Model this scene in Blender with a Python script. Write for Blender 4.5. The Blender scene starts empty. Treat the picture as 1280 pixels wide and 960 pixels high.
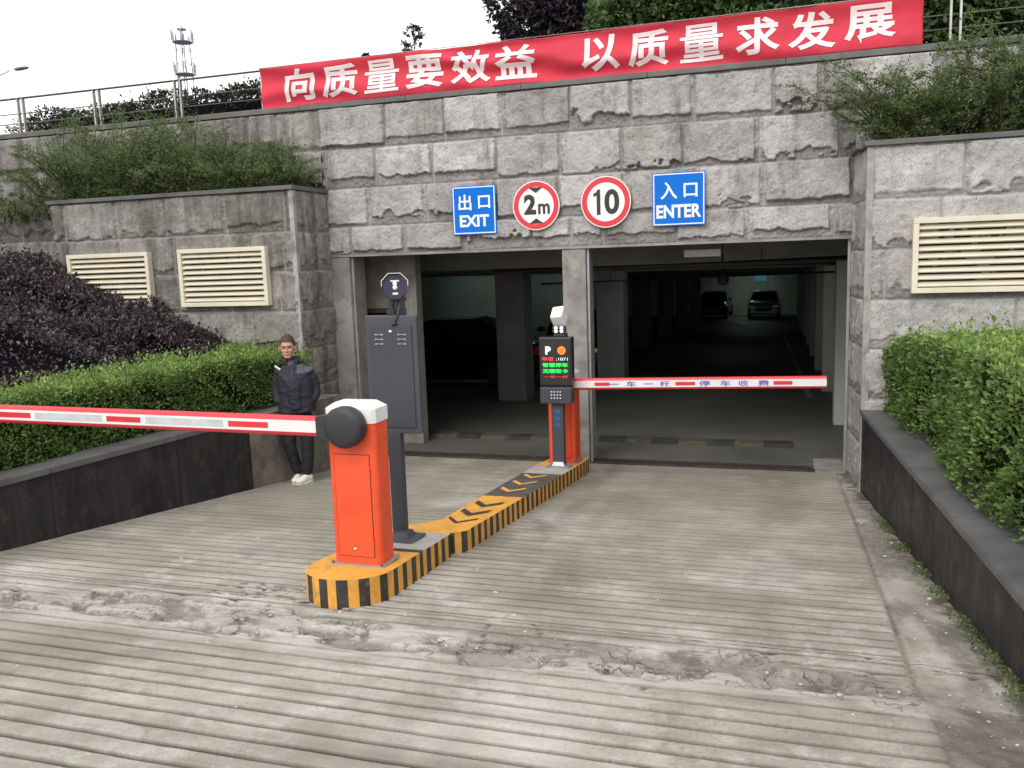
import bpy, bmesh, math, random
import numpy as np
from mathutils import Vector, Matrix, noise as mnoise

# ---------------------------------------------------------------- camera, world, sun
sc = bpy.context.scene
C = sc.collection
EYE = 2.45
M = np.array([[0.95382588, 0.0112421, -0.30014962],
              [0.29850041, -0.14650818, 0.94309748],
              [-0.03337198, -0.98914558, -0.14309906]])
cd = bpy.data.cameras.new('camera')
cam = bpy.data.objects.new('camera', cd)
C.objects.link(cam)
cam.matrix_world = Matrix(((M[0, 0], -M[0, 1], -M[0, 2], 0), (M[1, 0], -M[1, 1], -M[1, 2], 0),
                           (M[2, 0], -M[2, 1], -M[2, 2], EYE), (0, 0, 0, 1)))
cd.sensor_width = 36
cd.lens = 1072 / 1280 * 36
cd.clip_start = .05
cd.clip_end = 3000
sc.camera = cam

w = bpy.data.worlds.new("World")
sc.world = w
w.use_nodes = True
nt = w.node_tree
bg = nt.nodes['Background']
sky = nt.nodes.new('ShaderNodeTexSky')
sky.sky_type = 'NISHITA'
sky.sun_disc = False
sky.sun_elevation = math.radians(40)
sky.sun_rotation = math.radians(192)
sky.air_density = 1.5
sky.dust_density = 6
tc = nt.nodes.new('ShaderNodeTexCoord')
cl = nt.nodes.new('ShaderNodeTexNoise')
cl.inputs['Scale'].default_value = 2.2
cl.inputs['Detail'].default_value = 5
cr = nt.nodes.new('ShaderNodeValToRGB')
cr.color_ramp.elements[0].color = (11.9, 11.8, 11.8, 1)
cr.color_ramp.elements[1].color = (13.8, 13.6, 13.4, 1)
mx = nt.nodes.new('ShaderNodeMix')
mx.data_type = 'RGBA'
mx.inputs[0].default_value = .9
nt.links.new(tc.outputs['Generated'], cl.inputs['Vector'])
nt.links.new(cl.outputs['Fac'], cr.inputs['Fac'])
nt.links.new(sky.outputs[0], mx.inputs[6])
nt.links.new(cr.outputs[0], mx.inputs[7])
nt.links.new(mx.outputs[2], bg.inputs['Color'])
bg.inputs['Strength'].default_value = .10

sd = bpy.data.lights.new('sun', 'SUN')
sun = bpy.data.objects.new('sun', sd)
C.objects.link(sun)
sd.energy = 1.5
sd.angle = math.radians(40)
sd.color = (1, .97, .93)
sun.rotation_euler = (math.radians(50), 0, math.radians(-12))
sc.view_settings.view_transform = 'Standard'
sc.view_settings.look = 'None'
sc.view_settings.gamma = 1
sc.view_settings.exposure = 0.27
sc.view_settings.use_curve_mapping = False

R = random.Random(7)
S_RAMP, Y_FLAT = .085, 9.6
FY = 9.87                      # facade plane


def g(y):
    return max(0.0, S_RAMP * (Y_FLAT - y))


# ---------------------------------------------------------------- helpers
def obj(name, bm, mats, parent=None, smooth=False):
    if isinstance(bm, bmesh.types.BMesh):
        me = bpy.data.meshes.new(name)
        bm.to_mesh(me)
        bm.free()
    else:
        me = bm
    if not isinstance(mats, (list, tuple)):
        mats = [mats]
    for m in mats:
        me.materials.append(m)
    if smooth:
        for p in me.polygons:
            p.use_smooth = True
    o = bpy.data.objects.new(name, me)
    C.objects.link(o)
    if parent:
        o.parent = parent
    return o


def tag(o, label=None, cat=None, group=None, kind=None):
    if label: o['label'] = label
    if cat: o['category'] = cat
    if group: o['group'] = group
    if kind: o['kind'] = kind
    return o


def empty(name, label, cat, loc=(0, 0, 0), rz=0, group=None):
    o = bpy.data.objects.new(name, None)
    o.empty_display_size = .1
    C.objects.link(o)
    o.location = loc
    o.rotation_euler = (0, 0, rz)
    return tag(o, label, cat, group)


def copy_tree(o, parent=None):
    c = o.copy()
    C.objects.link(c)
    if parent: c.parent = parent
    for ch in list(o.children):
        copy_tree(ch, c)
    return c


def B():
    return bmesh.new()


def box(bm, x0, x1, y0, y1, z0, z1, mi=0, bev=0, M4=None):
    vs = [bm.verts.new((x, y, z)) for z in (z0, z1) for y in (y0, y1) for x in (x0, x1)]
    if M4 is not None:
        for v in vs: v.co = M4 @ v.co
    fs = []
    for a in ((0, 2, 3, 1), (4, 5, 7, 6), (0, 1, 5, 4), (2, 6, 7, 3), (0, 4, 6, 2), (1, 3, 7, 5)):
        f = bm.faces.new([vs[i] for i in a])
        f.material_index = mi
        fs.append(f)
    if bev:
        es = list({e for f in fs for e in f.edges})
        r = bmesh.ops.bevel(bm, geom=es, offset=bev, segments=2, affect='EDGES', profile=.6)
        for f in r['faces']: f.material_index = mi
    return bm


def frame_of(d):
    d = d.normalized()
    up = Vector((0, 0, 1)) if abs(d.z) < .95 else Vector((1, 0, 0))
    a = d.cross(up).normalized()
    return a, a.cross(d).normalized(), d


def tube(bm, pts, r, n=10, mi=0, cap=True, smooth=True):
    pts = [Vector(p) for p in pts]
    rs = r if isinstance(r, (list, tuple)) else [r] * len(pts)
    rings = []
    a0 = None
    for i, p in enumerate(pts):
        d = (pts[min(i + 1, len(pts) - 1)] - pts[max(i - 1, 0)])
        a, b, d = frame_of(d)
        if a0 is not None:
            a = (a0 - d * a0.dot(d)).normalized()
            b = d.cross(a)
        a0 = a
        rings.append([bm.verts.new(p + (a * math.cos(t) + b * math.sin(t)) * rs[i]) for t in
                      [2 * math.pi * k / n for k in range(n)]])
    for i in range(len(rings) - 1):
        for k in range(n):
            f = bm.faces.new((rings[i][k], rings[i][(k + 1) % n], rings[i + 1][(k + 1) % n], rings[i + 1][k]))
            f.material_index = mi
            f.smooth = smooth
    if cap:
        for rg in (rings[0], rings[-1]):
            f = bm.faces.new(rg)
            f.material_index = mi
    return bm


def lathe(bm, prof, n=24, mi=0, M4=None, smooth=True):
    rings = []
    for r, z in prof:
        rings.append([bm.verts.new((r * math.cos(2 * math.pi * k / n), r * math.sin(2 * math.pi * k / n), z)) for k in range(n)])
    for i in range(len(rings) - 1):
        for k in range(n):
            f = bm.faces.new((rings[i][k], rings[i][(k + 1) % n], rings[i + 1][(k + 1) % n], rings[i + 1][k]))
            f.material_index = mi
            f.smooth = smooth
    for rg in (rings[0], rings[-1]):
        if len({tuple(v.co) for v in rg}) > 2:
            bm.faces.new(rg).material_index = mi
    if M4 is not None:
        for rg in rings:
            for v in rg: v.co = M4 @ v.co
    return bm


def prism(bm, pts2, w0, w1, fn, mi=0):
    """extrude polygon pts2 between w0 and w1; fn maps (a,b,w)->xyz"""
    a = [bm.verts.new(fn(p[0], p[1], w0)) for p in pts2]
    b = [bm.verts.new(fn(p[0], p[1], w1)) for p in pts2]
    n = len(pts2)
    fs = [bm.faces.new(a), bm.faces.new(b[::-1])]
    for i in range(n):
        fs.append(bm.faces.new((a[i], b[i], b[(i + 1) % n], a[(i + 1) % n])))
    for f in fs: f.material_index = mi
    return bm


def fixn(bm):
    bmesh.ops.recalc_face_normals(bm, faces=bm.faces)
    return bm


# numpy value noise
_rng = np.random.RandomState(3)
_P = _rng.rand(256, 256)


def vn(x, y):
    x = np.asarray(x, float); y = np.asarray(y, float)
    xi = np.floor(x).astype(int); yi = np.floor(y).astype(int)
    fx = x - xi; fy = y - yi
    fx = fx * fx * (3 - 2 * fx); fy = fy * fy * (3 - 2 * fy)
    a = _P[xi & 255, yi & 255]; b = _P[(xi + 1) & 255, yi & 255]
    c = _P[xi & 255, (yi + 1) & 255]; d = _P[(xi + 1) & 255, (yi + 1) & 255]
    return (a * (1 - fx) + b * fx) * (1 - fy) + (c * (1 - fx) + d * fx) * fy


def fbm(x, y, o=4):
    s = 0; a = .5; t = 0
    for i in range(o):
        s = s + a * vn(x + 17.3 * i, y + 9.1 * i); t += a
        x = x * 2.03; y = y * 2.03; a *= .5
    return s / t


def sstep(a, b, x):
    t = np.clip((x - a) / (b - a), 0, 1)
    return t * t * (3 - 2 * t)


def grid_mesh(name, P, attrs=None, smooth=True):
    """P: (nv,nu,3)"""
    nv, nu = P.shape[:2]
    me = bpy.data.meshes.new(name)
    me.vertices.add(nv * nu)
    me.vertices.foreach_set('co', P.reshape(-1).astype(np.float32))
    i = np.arange((nv - 1) * (nu - 1))
    r, c = i // (nu - 1), i % (nu - 1)
    a = r * nu + c
    q = np.stack([a, a + 1, a + nu + 1, a + nu], 1).reshape(-1)
    me.loops.add(len(q))
    me.loops.foreach_set('vertex_index', q.astype(np.int32))
    me.polygons.add(len(i))
    me.polygons.foreach_set('loop_start', (np.arange(len(i)) * 4).astype(np.int32))
    if smooth:
        me.polygons.foreach_set('use_smooth', np.ones(len(i), bool))
    me.update(calc_edges=True)
    for k, v in (attrs or {}).items():
        at = me.attributes.new(k, 'FLOAT', 'POINT')
        at.data.foreach_set('value', v.reshape(-1).astype(np.float32))
    me.validate()
    return me


# ---------------------------------------------------------------- materials
def newmat(name):
    m = bpy.data.materials.new(name)
    m.use_nodes = True
    t = m.node_tree
    p = t.nodes['Principled BSDF']
    return m, t, p


class NB:
    """tiny node builder"""
    def __init__(s, t): s.t = t; s.co = None
    def coord(s, kind='Object', scale=(1, 1, 1)):
        n = s.t.nodes.new('ShaderNodeTexCoord'); mp = s.t.nodes.new('ShaderNodeMapping')
        mp.inputs['Scale'].default_value = scale
        s.t.links.new(n.outputs[kind], mp.inputs['Vector'])
        return mp.outputs[0]
    def noise(s, v, sc=5, det=4, rough=.55):
        n = s.t.nodes.new('ShaderNodeTexNoise')
        n.inputs['Scale'].default_value = sc; n.inputs['Detail'].default_value = det
        n.inputs['Roughness'].default_value = rough
        s.t.links.new(v, n.inputs['Vector'])
        return n.outputs['Fac']
    def ramp(s, f, stops):
        n = s.t.nodes.new('ShaderNodeValToRGB')
        e = n.color_ramp.elements
        while len(e) < len(stops): e.new(.5)
        for k, (p, c) in enumerate(stops):
            e[k].position = p
            e[k].color = (*c, 1) if isinstance(c, (tuple, list)) else (c, c, c, 1)
        s.t.links.new(f, n.inputs['Fac'])
        return n.outputs['Color']
    def mix(s, f, a, b, mode='MIX'):
        n = s.t.nodes.new('ShaderNodeMix'); n.data_type = 'RGBA'; n.blend_type = mode
        for i, v in ((0, f), (6, a), (7, b)):
            if isinstance(v, (int, float)):
                n.inputs[i].default_value = v if i == 0 else (v, v, v, 1)
            elif isinstance(v, tuple): n.inputs[i].default_value = (*v, 1)
            else: s.t.links.new(v, n.inputs[i])
        return n.outputs[2]
    def attr(s, name):
        n = s.t.nodes.new('ShaderNodeAttribute'); n.attribute_name = name
        return n.outputs['Fac']
    def math(s, op, a, b=0.0):
        n = s.t.nodes.new('ShaderNodeMath'); n.operation = op
        for i, v in ((0, a), (1, b)):
            if isinstance(v, (int, float)): n.inputs[i].default_value = v
            else: s.t.links.new(v, n.inputs[i])
        return n.outputs[0]
    def bump(s, f, st=.3, d=.01):
        n = s.t.nodes.new('ShaderNodeBump')
        n.inputs['Strength'].default_value = st; n.inputs['Distance'].default_value = d
        s.t.links.new(f, n.inputs['Height'])
        s.t.links.new(n.outputs[0], s.t.nodes['Principled BSDF'].inputs['Normal'])


def simple(name, col, rough=.5, metal=0, var=.15, scale=6, bump=0, spec=None, dirt=None):
    m, t, p = newmat(name)
    n = NB(t)
    co = n.coord()
    f = n.noise(co, scale, 5, .6)
    lo = tuple(c * (1 - var) for c in col); hi = tuple(min(1, c * (1 + var)) for c in col)
    c = n.ramp(f, [(.3, lo), (.7, hi)])
    if dirt:
        dc, amt = dirt
        f2 = n.noise(co, scale * 2.3, 8, .7)
        c = n.mix(n.ramp(f2, [(1 - amt - .12, 0.), (1 - amt + .08, .8)]), c, dc)
    t.links.new(c, p.inputs['Base Color'])
    p.inputs['Roughness'].default_value = rough
    p.inputs['Metallic'].default_value = metal
    if spec is not None: p.inputs['Specular IOR Level'].default_value = spec
    if bump: n.bump(n.noise(co, scale * 8, 4), bump, .004)
    return m


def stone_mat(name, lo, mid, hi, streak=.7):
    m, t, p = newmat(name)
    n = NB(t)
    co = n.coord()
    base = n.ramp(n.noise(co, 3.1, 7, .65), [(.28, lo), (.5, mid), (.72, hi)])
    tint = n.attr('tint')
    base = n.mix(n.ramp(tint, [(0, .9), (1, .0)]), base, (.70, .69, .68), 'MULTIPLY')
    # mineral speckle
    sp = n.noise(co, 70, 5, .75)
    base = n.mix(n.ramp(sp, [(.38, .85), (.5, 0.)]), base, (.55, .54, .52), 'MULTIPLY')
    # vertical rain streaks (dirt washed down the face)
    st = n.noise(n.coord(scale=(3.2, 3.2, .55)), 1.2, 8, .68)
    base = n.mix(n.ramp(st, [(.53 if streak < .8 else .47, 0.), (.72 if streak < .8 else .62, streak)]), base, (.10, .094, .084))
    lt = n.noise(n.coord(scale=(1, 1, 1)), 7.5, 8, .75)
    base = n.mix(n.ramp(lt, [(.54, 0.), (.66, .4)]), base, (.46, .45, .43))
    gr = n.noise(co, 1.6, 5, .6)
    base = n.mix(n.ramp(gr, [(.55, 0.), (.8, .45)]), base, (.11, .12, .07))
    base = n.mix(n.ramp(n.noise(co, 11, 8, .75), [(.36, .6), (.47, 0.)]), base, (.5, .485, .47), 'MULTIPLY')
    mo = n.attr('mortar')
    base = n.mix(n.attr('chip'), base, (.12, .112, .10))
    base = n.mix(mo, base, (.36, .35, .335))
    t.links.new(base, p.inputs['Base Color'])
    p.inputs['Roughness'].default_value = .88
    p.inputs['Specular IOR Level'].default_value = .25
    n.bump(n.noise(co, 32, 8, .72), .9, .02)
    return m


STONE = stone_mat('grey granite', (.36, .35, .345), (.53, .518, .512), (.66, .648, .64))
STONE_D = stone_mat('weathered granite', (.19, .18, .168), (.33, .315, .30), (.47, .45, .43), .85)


def ground_mat():
    m, t, p = newmat('ramp concrete')
    n = NB(t)
    co = n.coord()
    base = n.ramp(n.noise(co, .9, 6, .6), [(.30, (.29, .265, .22)), (.5, (.42, .392, .345)), (.68, (.55, .515, .47))])
    st = n.noise(n.coord(scale=(1.3, 1.1, 1)), 1.5, 9, .72)
    base = n.mix(n.ramp(st, [(.34, .5), (.50, 0.)]), base, (.20, .182, .15))
    base = n.mix(n.ramp(n.noise(n.coord(scale=(1.2, 1.2, 1)), 2.4, 10, .75), [(.50, 0.), (.62, .8)]), base, (.58, .555, .52))
    base = n.mix(n.ramp(n.noise(co, 60, 4, .7), [(.35, .5), (.5, 0.)]), base, (.6, .59, .57), 'MULTIPLY')
    base = n.mix(n.ramp(n.noise(co, 1.3, 3, .5), [(.52, 0.), (.70, .35)]), base, (.30, .295, .22))
    base = n.mix(n.attr('darker'), base, (.215, .198, .155))
    base = n.mix(n.attr('rib'), base, (.17, .155, .125))
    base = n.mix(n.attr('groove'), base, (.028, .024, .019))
    base = n.mix(n.math('MULTIPLY', n.attr('stain'), n.ramp(n.noise(co, 14, 8, .75), [(.35, .45), (.55, 1.)])), base, (.075, .064, .05))
    base = n.mix(n.attr('pale'), base, (.50, .48, .45))
    # broken band: shattered screed with hairline cracks
    vo = t.nodes.new('ShaderNodeTexVoronoi'); vo.feature = 'DISTANCE_TO_EDGE'; vo.inputs['Scale'].default_value = 7
    wn = t.nodes.new('ShaderNodeTexNoise'); wn.inputs['Scale'].default_value = 6; wn.inputs['Detail'].default_value = 6
    t.links.new(co, wn.inputs['Vector'])
    ad = t.nodes.new('ShaderNodeMix'); ad.data_type = 'RGBA'; ad.blend_type = 'LINEAR_LIGHT'; ad.inputs[0].default_value = .13
    t.links.new(co, ad.inputs[6]); t.links.new(wn.outputs['Color'], ad.inputs[7])
    t.links.new(ad.outputs[2], vo.inputs['Vector'])
    ckm = n.ramp(vo.outputs['Distance'], [(.0, 1.), (.035, 0.)])
    pres = n.ramp(n.noise(co, 2.3, 4, .6), [(.45, 0.), (.55, 1.)])
    base = n.mix(n.math('MULTIPLY', n.math('MULTIPLY', ckm, n.attr('band')), pres), base, (.04, .034, .028))
    sh = n.ramp(n.noise(n.coord(scale=(1, 2.2, 1)), 5.5, 10, .78), [(.52, 0.), (.57, .6)])
    base = n.mix(n.math('MULTIPLY', sh, n.attr('band')), base, (.085, .073, .058))
    t.links.new(base, p.inputs['Base Color'])
    p.inputs['Roughness'].default_value = .82
    p.inputs['Specular IOR Level'].default_value = .3
    n.bump(n.noise(co, 55, 9, .78), .8, .010)
    return m


GROUND = ground_mat()
CONC = simple('pillar concrete', (.26, .25, .235), .85, var=.3, scale=2.2, bump=.4, dirt=((.12, .11, .095), .38))
BROWNST = simple('damp brown stone', (.16, .143, .122), .8, var=.4, scale=2.5, bump=.4, dirt=((.07, .06, .045), .42))
STRIP = simple('dressed corner stone', (.34, .33, .315), .85, var=.3, scale=3, bump=.4, dirt=((.14, .13, .12), .4))
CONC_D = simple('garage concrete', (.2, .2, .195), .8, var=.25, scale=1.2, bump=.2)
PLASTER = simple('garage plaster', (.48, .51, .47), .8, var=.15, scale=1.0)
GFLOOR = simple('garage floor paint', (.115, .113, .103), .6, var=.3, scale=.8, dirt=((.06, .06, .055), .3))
GRANITE = simple('black granite', (.019, .017, .020), .42, var=.4, scale=2.5, bump=.05, spec=.22, dirt=((.05, .046, .046), .25))
def granite_streak():
    m, t, p = newmat('black granite facing')
    n = NB(t)
    base = n.ramp(n.noise(n.coord(), 2.5, 5), [(.3, (.014, .013, .015)), (.7, (.030, .027, .029))])
    base = n.mix(n.ramp(n.noise(n.coord(scale=(7, 7, .5)), 1.6, 6, .65), [(.48, 0.), (.76, .4)]), base, (.075, .068, .064))
    base = n.mix(n.ramp(n.noise(n.coord(), 6, 9, .75), [(.52, 0.), (.66, .35)]), base, (.10, .09, .08))
    t.links.new(base, p.inputs['Base Color'])
    t.links.new(n.ramp(n.noise(n.coord(), 5, 6, .7), [(.35, .35), (.65, .7)]), p.inputs['Roughness'])
    p.inputs['Specular IOR Level'].default_value = .25
    n.bump(n.noise(n.coord(), 30, 5), .12, .004)
    return m
GRANITE = granite_streak()
GRANITE_CAP = simple('honed granite cap', (.105, .105, .108), .55, var=.3, scale=3, bump=.15, dirt=((.20, .19, .17), .18))
COPING = simple('dark coping', (.11, .11, .108), .6, var=.3, scale=3)
SOIL = simple('soil', (.06, .048, .035), .95, var=.4, scale=8, bump=.6)
UPGROUND = simple('upper terrace ground', (.10, .11, .07), .95, var=.4, scale=.5, bump=.3)
STEEL = simple('stainless rail', (.42, .42, .40), .38, .75, var=.15, scale=5)
CREAM = simple('cream painted louvre', (.66, .61, .49), .55, var=.08, scale=4, dirt=((.36, .32, .24), .2))
BLACKIN = simple('dark void', (.02, .02, .02), .9)
ORANGE = simple('orange red paint', (.76, .085, .028), .42, var=.16, scale=4, dirt=((.42, .07, .035), .30), bump=.05)
WHITEP = simple('white painted metal', (.74, .74, .73), .4, var=.06, scale=5, dirt=((.45, .44, .42), .2))
BOOMW = simple('reflective white', (.72, .73, .74), .35, var=.08, scale=4, dirt=((.5, .5, .5), .25))
BOOMG = simple('grey reflective tape', (.50, .53, .55), .4, var=.12, scale=9)
BOOMR = simple('boom red', (.62, .035, .05), .38, var=.08, scale=4)
RUB = simple('black rubber', (.025, .027, .03), .55, var=.2, scale=5)
GREYP = simple('slate grey paint', (.056, .062, .076), .5, var=.12, scale=2, spec=.25, dirt=((.085, .085, .09), .18))
GREYP2 = simple('slate trim', (.065, .07, .085), .5, var=.1, scale=3, spec=.3)
DARKP = simple('dark plastic', (.02, .02, .026), .35, var=.2)
BYEL = simple('kerb yellow', (.72, .35, .055), .6, var=.15, scale=6, bump=.3, dirt=((.27, .17, .08), .36))
BBLK = simple('kerb black', (.035, .032, .03), .65, var=.3, scale=6, dirt=((.20, .15, .09), .34))
BCON = simple('kerb worn cement', (.36, .35, .32), .8, var=.2, scale=7, bump=.3, dirt=((.6, .35, .08), .25))
WORN = simple('kerb worn black', (.07, .068, .066), .75, var=.4, scale=7, dirt=((.42, .24, .06), .27))
SBLUE = simple('sign blue', (.002, .15, .62), .5, var=.05, scale=2, spec=.15)
SWHITE = simple('sign white', (.80, .80, .80), .35, var=.03)
SRED = simple('sign red', (.66, .03, .045), .35, var=.06)
SBLACK = simple('sign black', (.02, .02, .02), .4, var=.1)
GALV = simple('galvanised back', (.35, .35, .36), .45, .5)
BANR = simple('red banner cloth', (.56, .028, .055), .75, var=.14, scale=1.8, bump=.5, dirt=((.62, .07, .09), .3))
BANW = simple('pale banner print', (.80, .68, .70), .7, var=.08, scale=3)
WOODY = simple('twig bark', (.07, .05, .035), .9, var=.3, scale=10)
IRON = simple('cast iron grate', (.07, .055, .045), .7, .3, var=.3)
SKIN = simple('skin', (.50, .27, .18), .5, var=.08, scale=14)
NAVY = simple('navy jacket', (.013, .015, .026), .75, var=.3, scale=9, bump=.3)
MAUVE = simple('mauve yoke', (.085, .075, .10), .75, var=.1, scale=10)
TROUS = simple('black trousers', (.010, .010, .013), .8, var=.3, scale=9)
SHOEW = simple('white trainers', (.75, .74, .68), .55, var=.06, scale=12)
HAIRM = simple('dark brown hair', (.045, .026, .018), .6, var=.3, scale=60, bump=.5)
INK = simple('blue lettering', (.03, .10, .42), .5)
CHROME = simple('chrome', (.6, .6, .6), .2, .9)
TYRE = simple('tyre', (.02, .02, .02), .8)
GLASS = simple('tinted glass', (.015, .018, .02), .08, var=.05, spec=.8)


def emis(name, col, st):
    m, t, p = newmat(name)
    p.inputs['Base Color'].default_value = (*[c * .2 for c in col], 1)
    p.inputs['Emission Color'].default_value = (*col, 1)
    p.inputs['Emission Strength'].default_value = st
    return m


LEDR = emis('red led', (1, .04, .03), 1.3)
LEDG = emis('green led', (.02, 1, .12), 1.1)
LEDW = emis('white led', (.8, .9, 1), 1.2)
LEDO = emis('orange led', (1, .22, .02), 1.2)
LAMPW = emis('white lamp', (1, .98, .92), 1.0)
TUBEW = emis('fluorescent tube', (.82, 1, .88), 45)
TUBED = emis('dim fluorescent tube', (.8, 1, .9), 12)
SIGNG = emis('dim blue sign', (.03, .16, .18), .5)


def leaf_mat(name, cols, rough=.5, trans=.25):
    m, t, p = newmat(name)
    n = NB(t)
    ge = t.nodes.new('ShaderNodeNewGeometry')
    k = len(cols)
    base = n.ramp(ge.outputs['Random Per Island'], [((i + .5) / k, c) for i, c in enumerate(cols)])
    cl = n.noise(n.coord(), 3.0, 3, .6)
    base = n.mix(n.ramp(cl, [(.35, .55), (.65, 0.)]), base, (.5, .55, .55), 'MULTIPLY')
    t.links.new(base, p.inputs['Base Color'])
    p.inputs['Roughness'].default_value = rough
    p.inputs['Specular IOR Level'].default_value = .35
    tr = t.nodes.new('ShaderNodeBsdfTranslucent')
    t.links.new(base, tr.inputs['Color'])
    ms = t.nodes.new('ShaderNodeMixShader')
    ms.inputs[0].default_value = trans
    t.links.new(p.outputs[0], ms.inputs[1]); t.links.new(tr.outputs[0], ms.inputs[2])
    t.links.new(ms.outputs[0], t.nodes['Material Output'].inputs['Surface'])
    return m


LEAF = leaf_mat('hedge leaves', [(.05, .11, .03), (.10, .20, .045), (.15, .27, .06), (.21, .34, .09), (.29, .42, .13), (.17, .20, .07)], .6, .35)
LEAFY = leaf_mat('young hedge leaves', [(.16, .27, .06), (.24, .37, .09), (.34, .46, .14)])
LEAFP = leaf_mat('purple leaves', [(.035, .028, .036), (.065, .048, .06), (.105, .082, .10), (.11, .045, .055), (.17, .14, .16), (.07, .08, .06)], .42, .1)
LEAFD = leaf_mat('dark hedge leaves', [(.022, .028, .02), (.035, .045, .03), (.05, .05, .042)], .5, .1)
LEAFT = leaf_mat('tree leaves', [(.045, .09, .025), (.08, .145, .04), (.13, .21, .06)], .5, .25)
LEAFW = leaf_mat('wispy leaves', [(.08, .13, .045), (.14, .20, .07), (.21, .28, .11), (.26, .31, .14)], .7, .45)
LEAFPD = leaf_mat('dark purple tree leaves', [(.018, .012, .022), (.032, .022, .036), (.045, .035, .048)], .5, .1)
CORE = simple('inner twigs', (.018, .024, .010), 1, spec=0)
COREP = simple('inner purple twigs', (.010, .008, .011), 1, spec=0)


def leaves_mesh(name, pts, nrm, size, aspect=.5, jitter=.8, seed=0, fold=.2, matidx=None, szvar=.4):
    """one folded leaf (2 quads sharing a rib) per point"""
    rg = np.random.RandomState(seed)
    n = len(pts)
    d = nrm + rg.normal(0, jitter, (n, 3))
    d /= np.linalg.norm(d, axis=1)[:, None] + 1e-9
    up = rg.normal(0, 1, (n, 3))
    s = np.cross(d, up); s /= np.linalg.norm(s, axis=1)[:, None] + 1e-9
    nn = np.cross(s, d)
    L = (size * (1 + szvar * (rg.rand(n) - .5) * 2))[:, None] if np.ndim(size) else (size * (1 + szvar * (rg.rand(n) - .5) * 2))[:, None]
    W = L * aspect * .5
    a = pts
    b = pts + d * L * .55 + s * W + nn * L * fold
    c = pts + d * L
    e = pts + d * L * .55 - s * W + nn * L * fold
    V = np.stack([a, b, c, e], 1).reshape(-1, 3)
    me = bpy.data.meshes.new(name)
    me.vertices.add(4 * n)
    me.vertices.foreach_set('co', V.reshape(-1).astype(np.float32))
    i = np.arange(n) * 4
    tri = np.stack([i, i + 1, i + 2, i, i + 2, i + 3], 1).reshape(-1)
    me.loops.add(6 * n)
    me.loops.foreach_set('vertex_index', tri.astype(np.int32))
    me.polygons.add(2 * n)
    me.polygons.foreach_set('loop_start', (np.arange(2 * n) * 3).astype(np.int32))
    if matidx is not None:
        me.polygons.foreach_set('material_index', np.repeat(matidx, 2).astype(np.int32))
    me.update(calc_edges=True)
    return me


def fb3(p, s):
    return fbm(p[:, 0] * s + p[:, 2] * s * .7 + 40, p[:, 1] * s + p[:, 2] * s * .9 + 40, 4)


# ---------------------------------------------------------------- rock-faced masonry
def rock_wall(name, P0, U, N, L, zs, pitch, seed, mat, parent, off=0, res=.014, raise_=.060, chip=1.0):
    """courses zs descending; face spans U*L"""
    rg = random.Random(seed)
    z1, z0 = zs[0], zs[-1]
    nu = max(8, int(L / res)); nv = max(8, int((z1 - z0) / res))
    u = np.linspace(0, L, nu); v = np.linspace(z0, z1, nv)
    UU, VV = np.meshgrid(u, v)
    D = np.zeros_like(UU); MO = np.zeros_like(UU); CH = np.zeros_like(UU); TI = np.zeros_like(UU)
    wu = (fbm(UU * 9 + seed * 3, VV * 9 + 7, 4) - .5)
    wv = (fbm(UU * 8 + seed * 5 + 50, VV * 12, 6) - .5)
    fine = fbm(UU * 38 + seed, VV * 38, 4) - .5
    med = fbm(UU * 10 + seed, VV * 10 + 33, 4) - .5
    for ci in range(len(zs) - 1):
        top, bot = zs[ci], zs[ci + 1]
        xs = [off - pitch * (1 + (.5 if ci % 2 else 0))]
        while xs[-1] < L + pitch:
            xs.append(xs[-1] + pitch * rg.uniform(.86, 1.14) * (1 if rg.random() < .86 else .55))
        for a, b in zip(xs[:-1], xs[1:]):
            if b <= 0 or a >= L: continue
            m = (UU >= a) & (UU < b) & (VV >= bot) & (VV < top + (1 if ci == 0 else 0))
            if not m.any(): continue
            uu, vv = UU[m], VV[m]
            ms_l = rg.choice([.010, .018, .035, .05]); ms_r = rg.choice([.010, .018, .035, .05])
            mb = rg.choice([.04, .06, .09, .12]) * chip; mt = rg.choice([.006, .01, .02])
            h = raise_ * rg.uniform(.6, 1.25)
            e1 = uu - a - ms_l - wu[m] * .03
            e2 = b - uu - ms_r - wu[m] * .03
            amp = rg.choice([.06, .12, .25, .38])
            e3 = vv - bot - mb - np.maximum(wv[m] + .04, -.12) * amp
            e4 = top - vv - mt - wv[m] * .02
            e = np.minimum(np.minimum(e1, e2), np.minimum(e3, e4))
            rs = sstep(-.004, .007, e)
            tilt = rg.uniform(-.02, .02)
            face = h + tilt * (uu - (a + b) / 2) + med[m] * .026 + fine[m] * .012
            rec = .004 + np.maximum(0, med[m]) * .04 + fine[m] * .035 + np.clip(-e, 0, .1) * .12
            d = rec * (1 - rs) + face * rs
            j = np.minimum(np.minimum(uu - a, b - uu), np.minimum(vv - bot, top - vv + (1 if ci == 0 else 0)))
            jm = 1 - sstep(.004, .012, j)
            d = d * (1 - jm) - .002 * jm
            D[m] = d
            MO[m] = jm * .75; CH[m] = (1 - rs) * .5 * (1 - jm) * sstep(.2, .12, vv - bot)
            TI[m] = rg.random()
    D -= 0
    P0 = np.array(P0); U = np.array(U); N = np.array(N)
    P = P0[None, None] + UU[..., None] * U + np.stack([0 * VV, 0 * VV, VV], -1) + D[..., None] * N
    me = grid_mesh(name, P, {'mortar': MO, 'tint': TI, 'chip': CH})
    return obj(name, me, mat, parent)


# ---------------------------------------------------------------- ground
def xwall_r(y): return .76 + (9.0 - y) * .0616
def xwall_l(y): return -5.02 - (9.0 - y) * .135 if y > 7.4 else -5.236 - (7.4 - y) * .128


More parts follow.
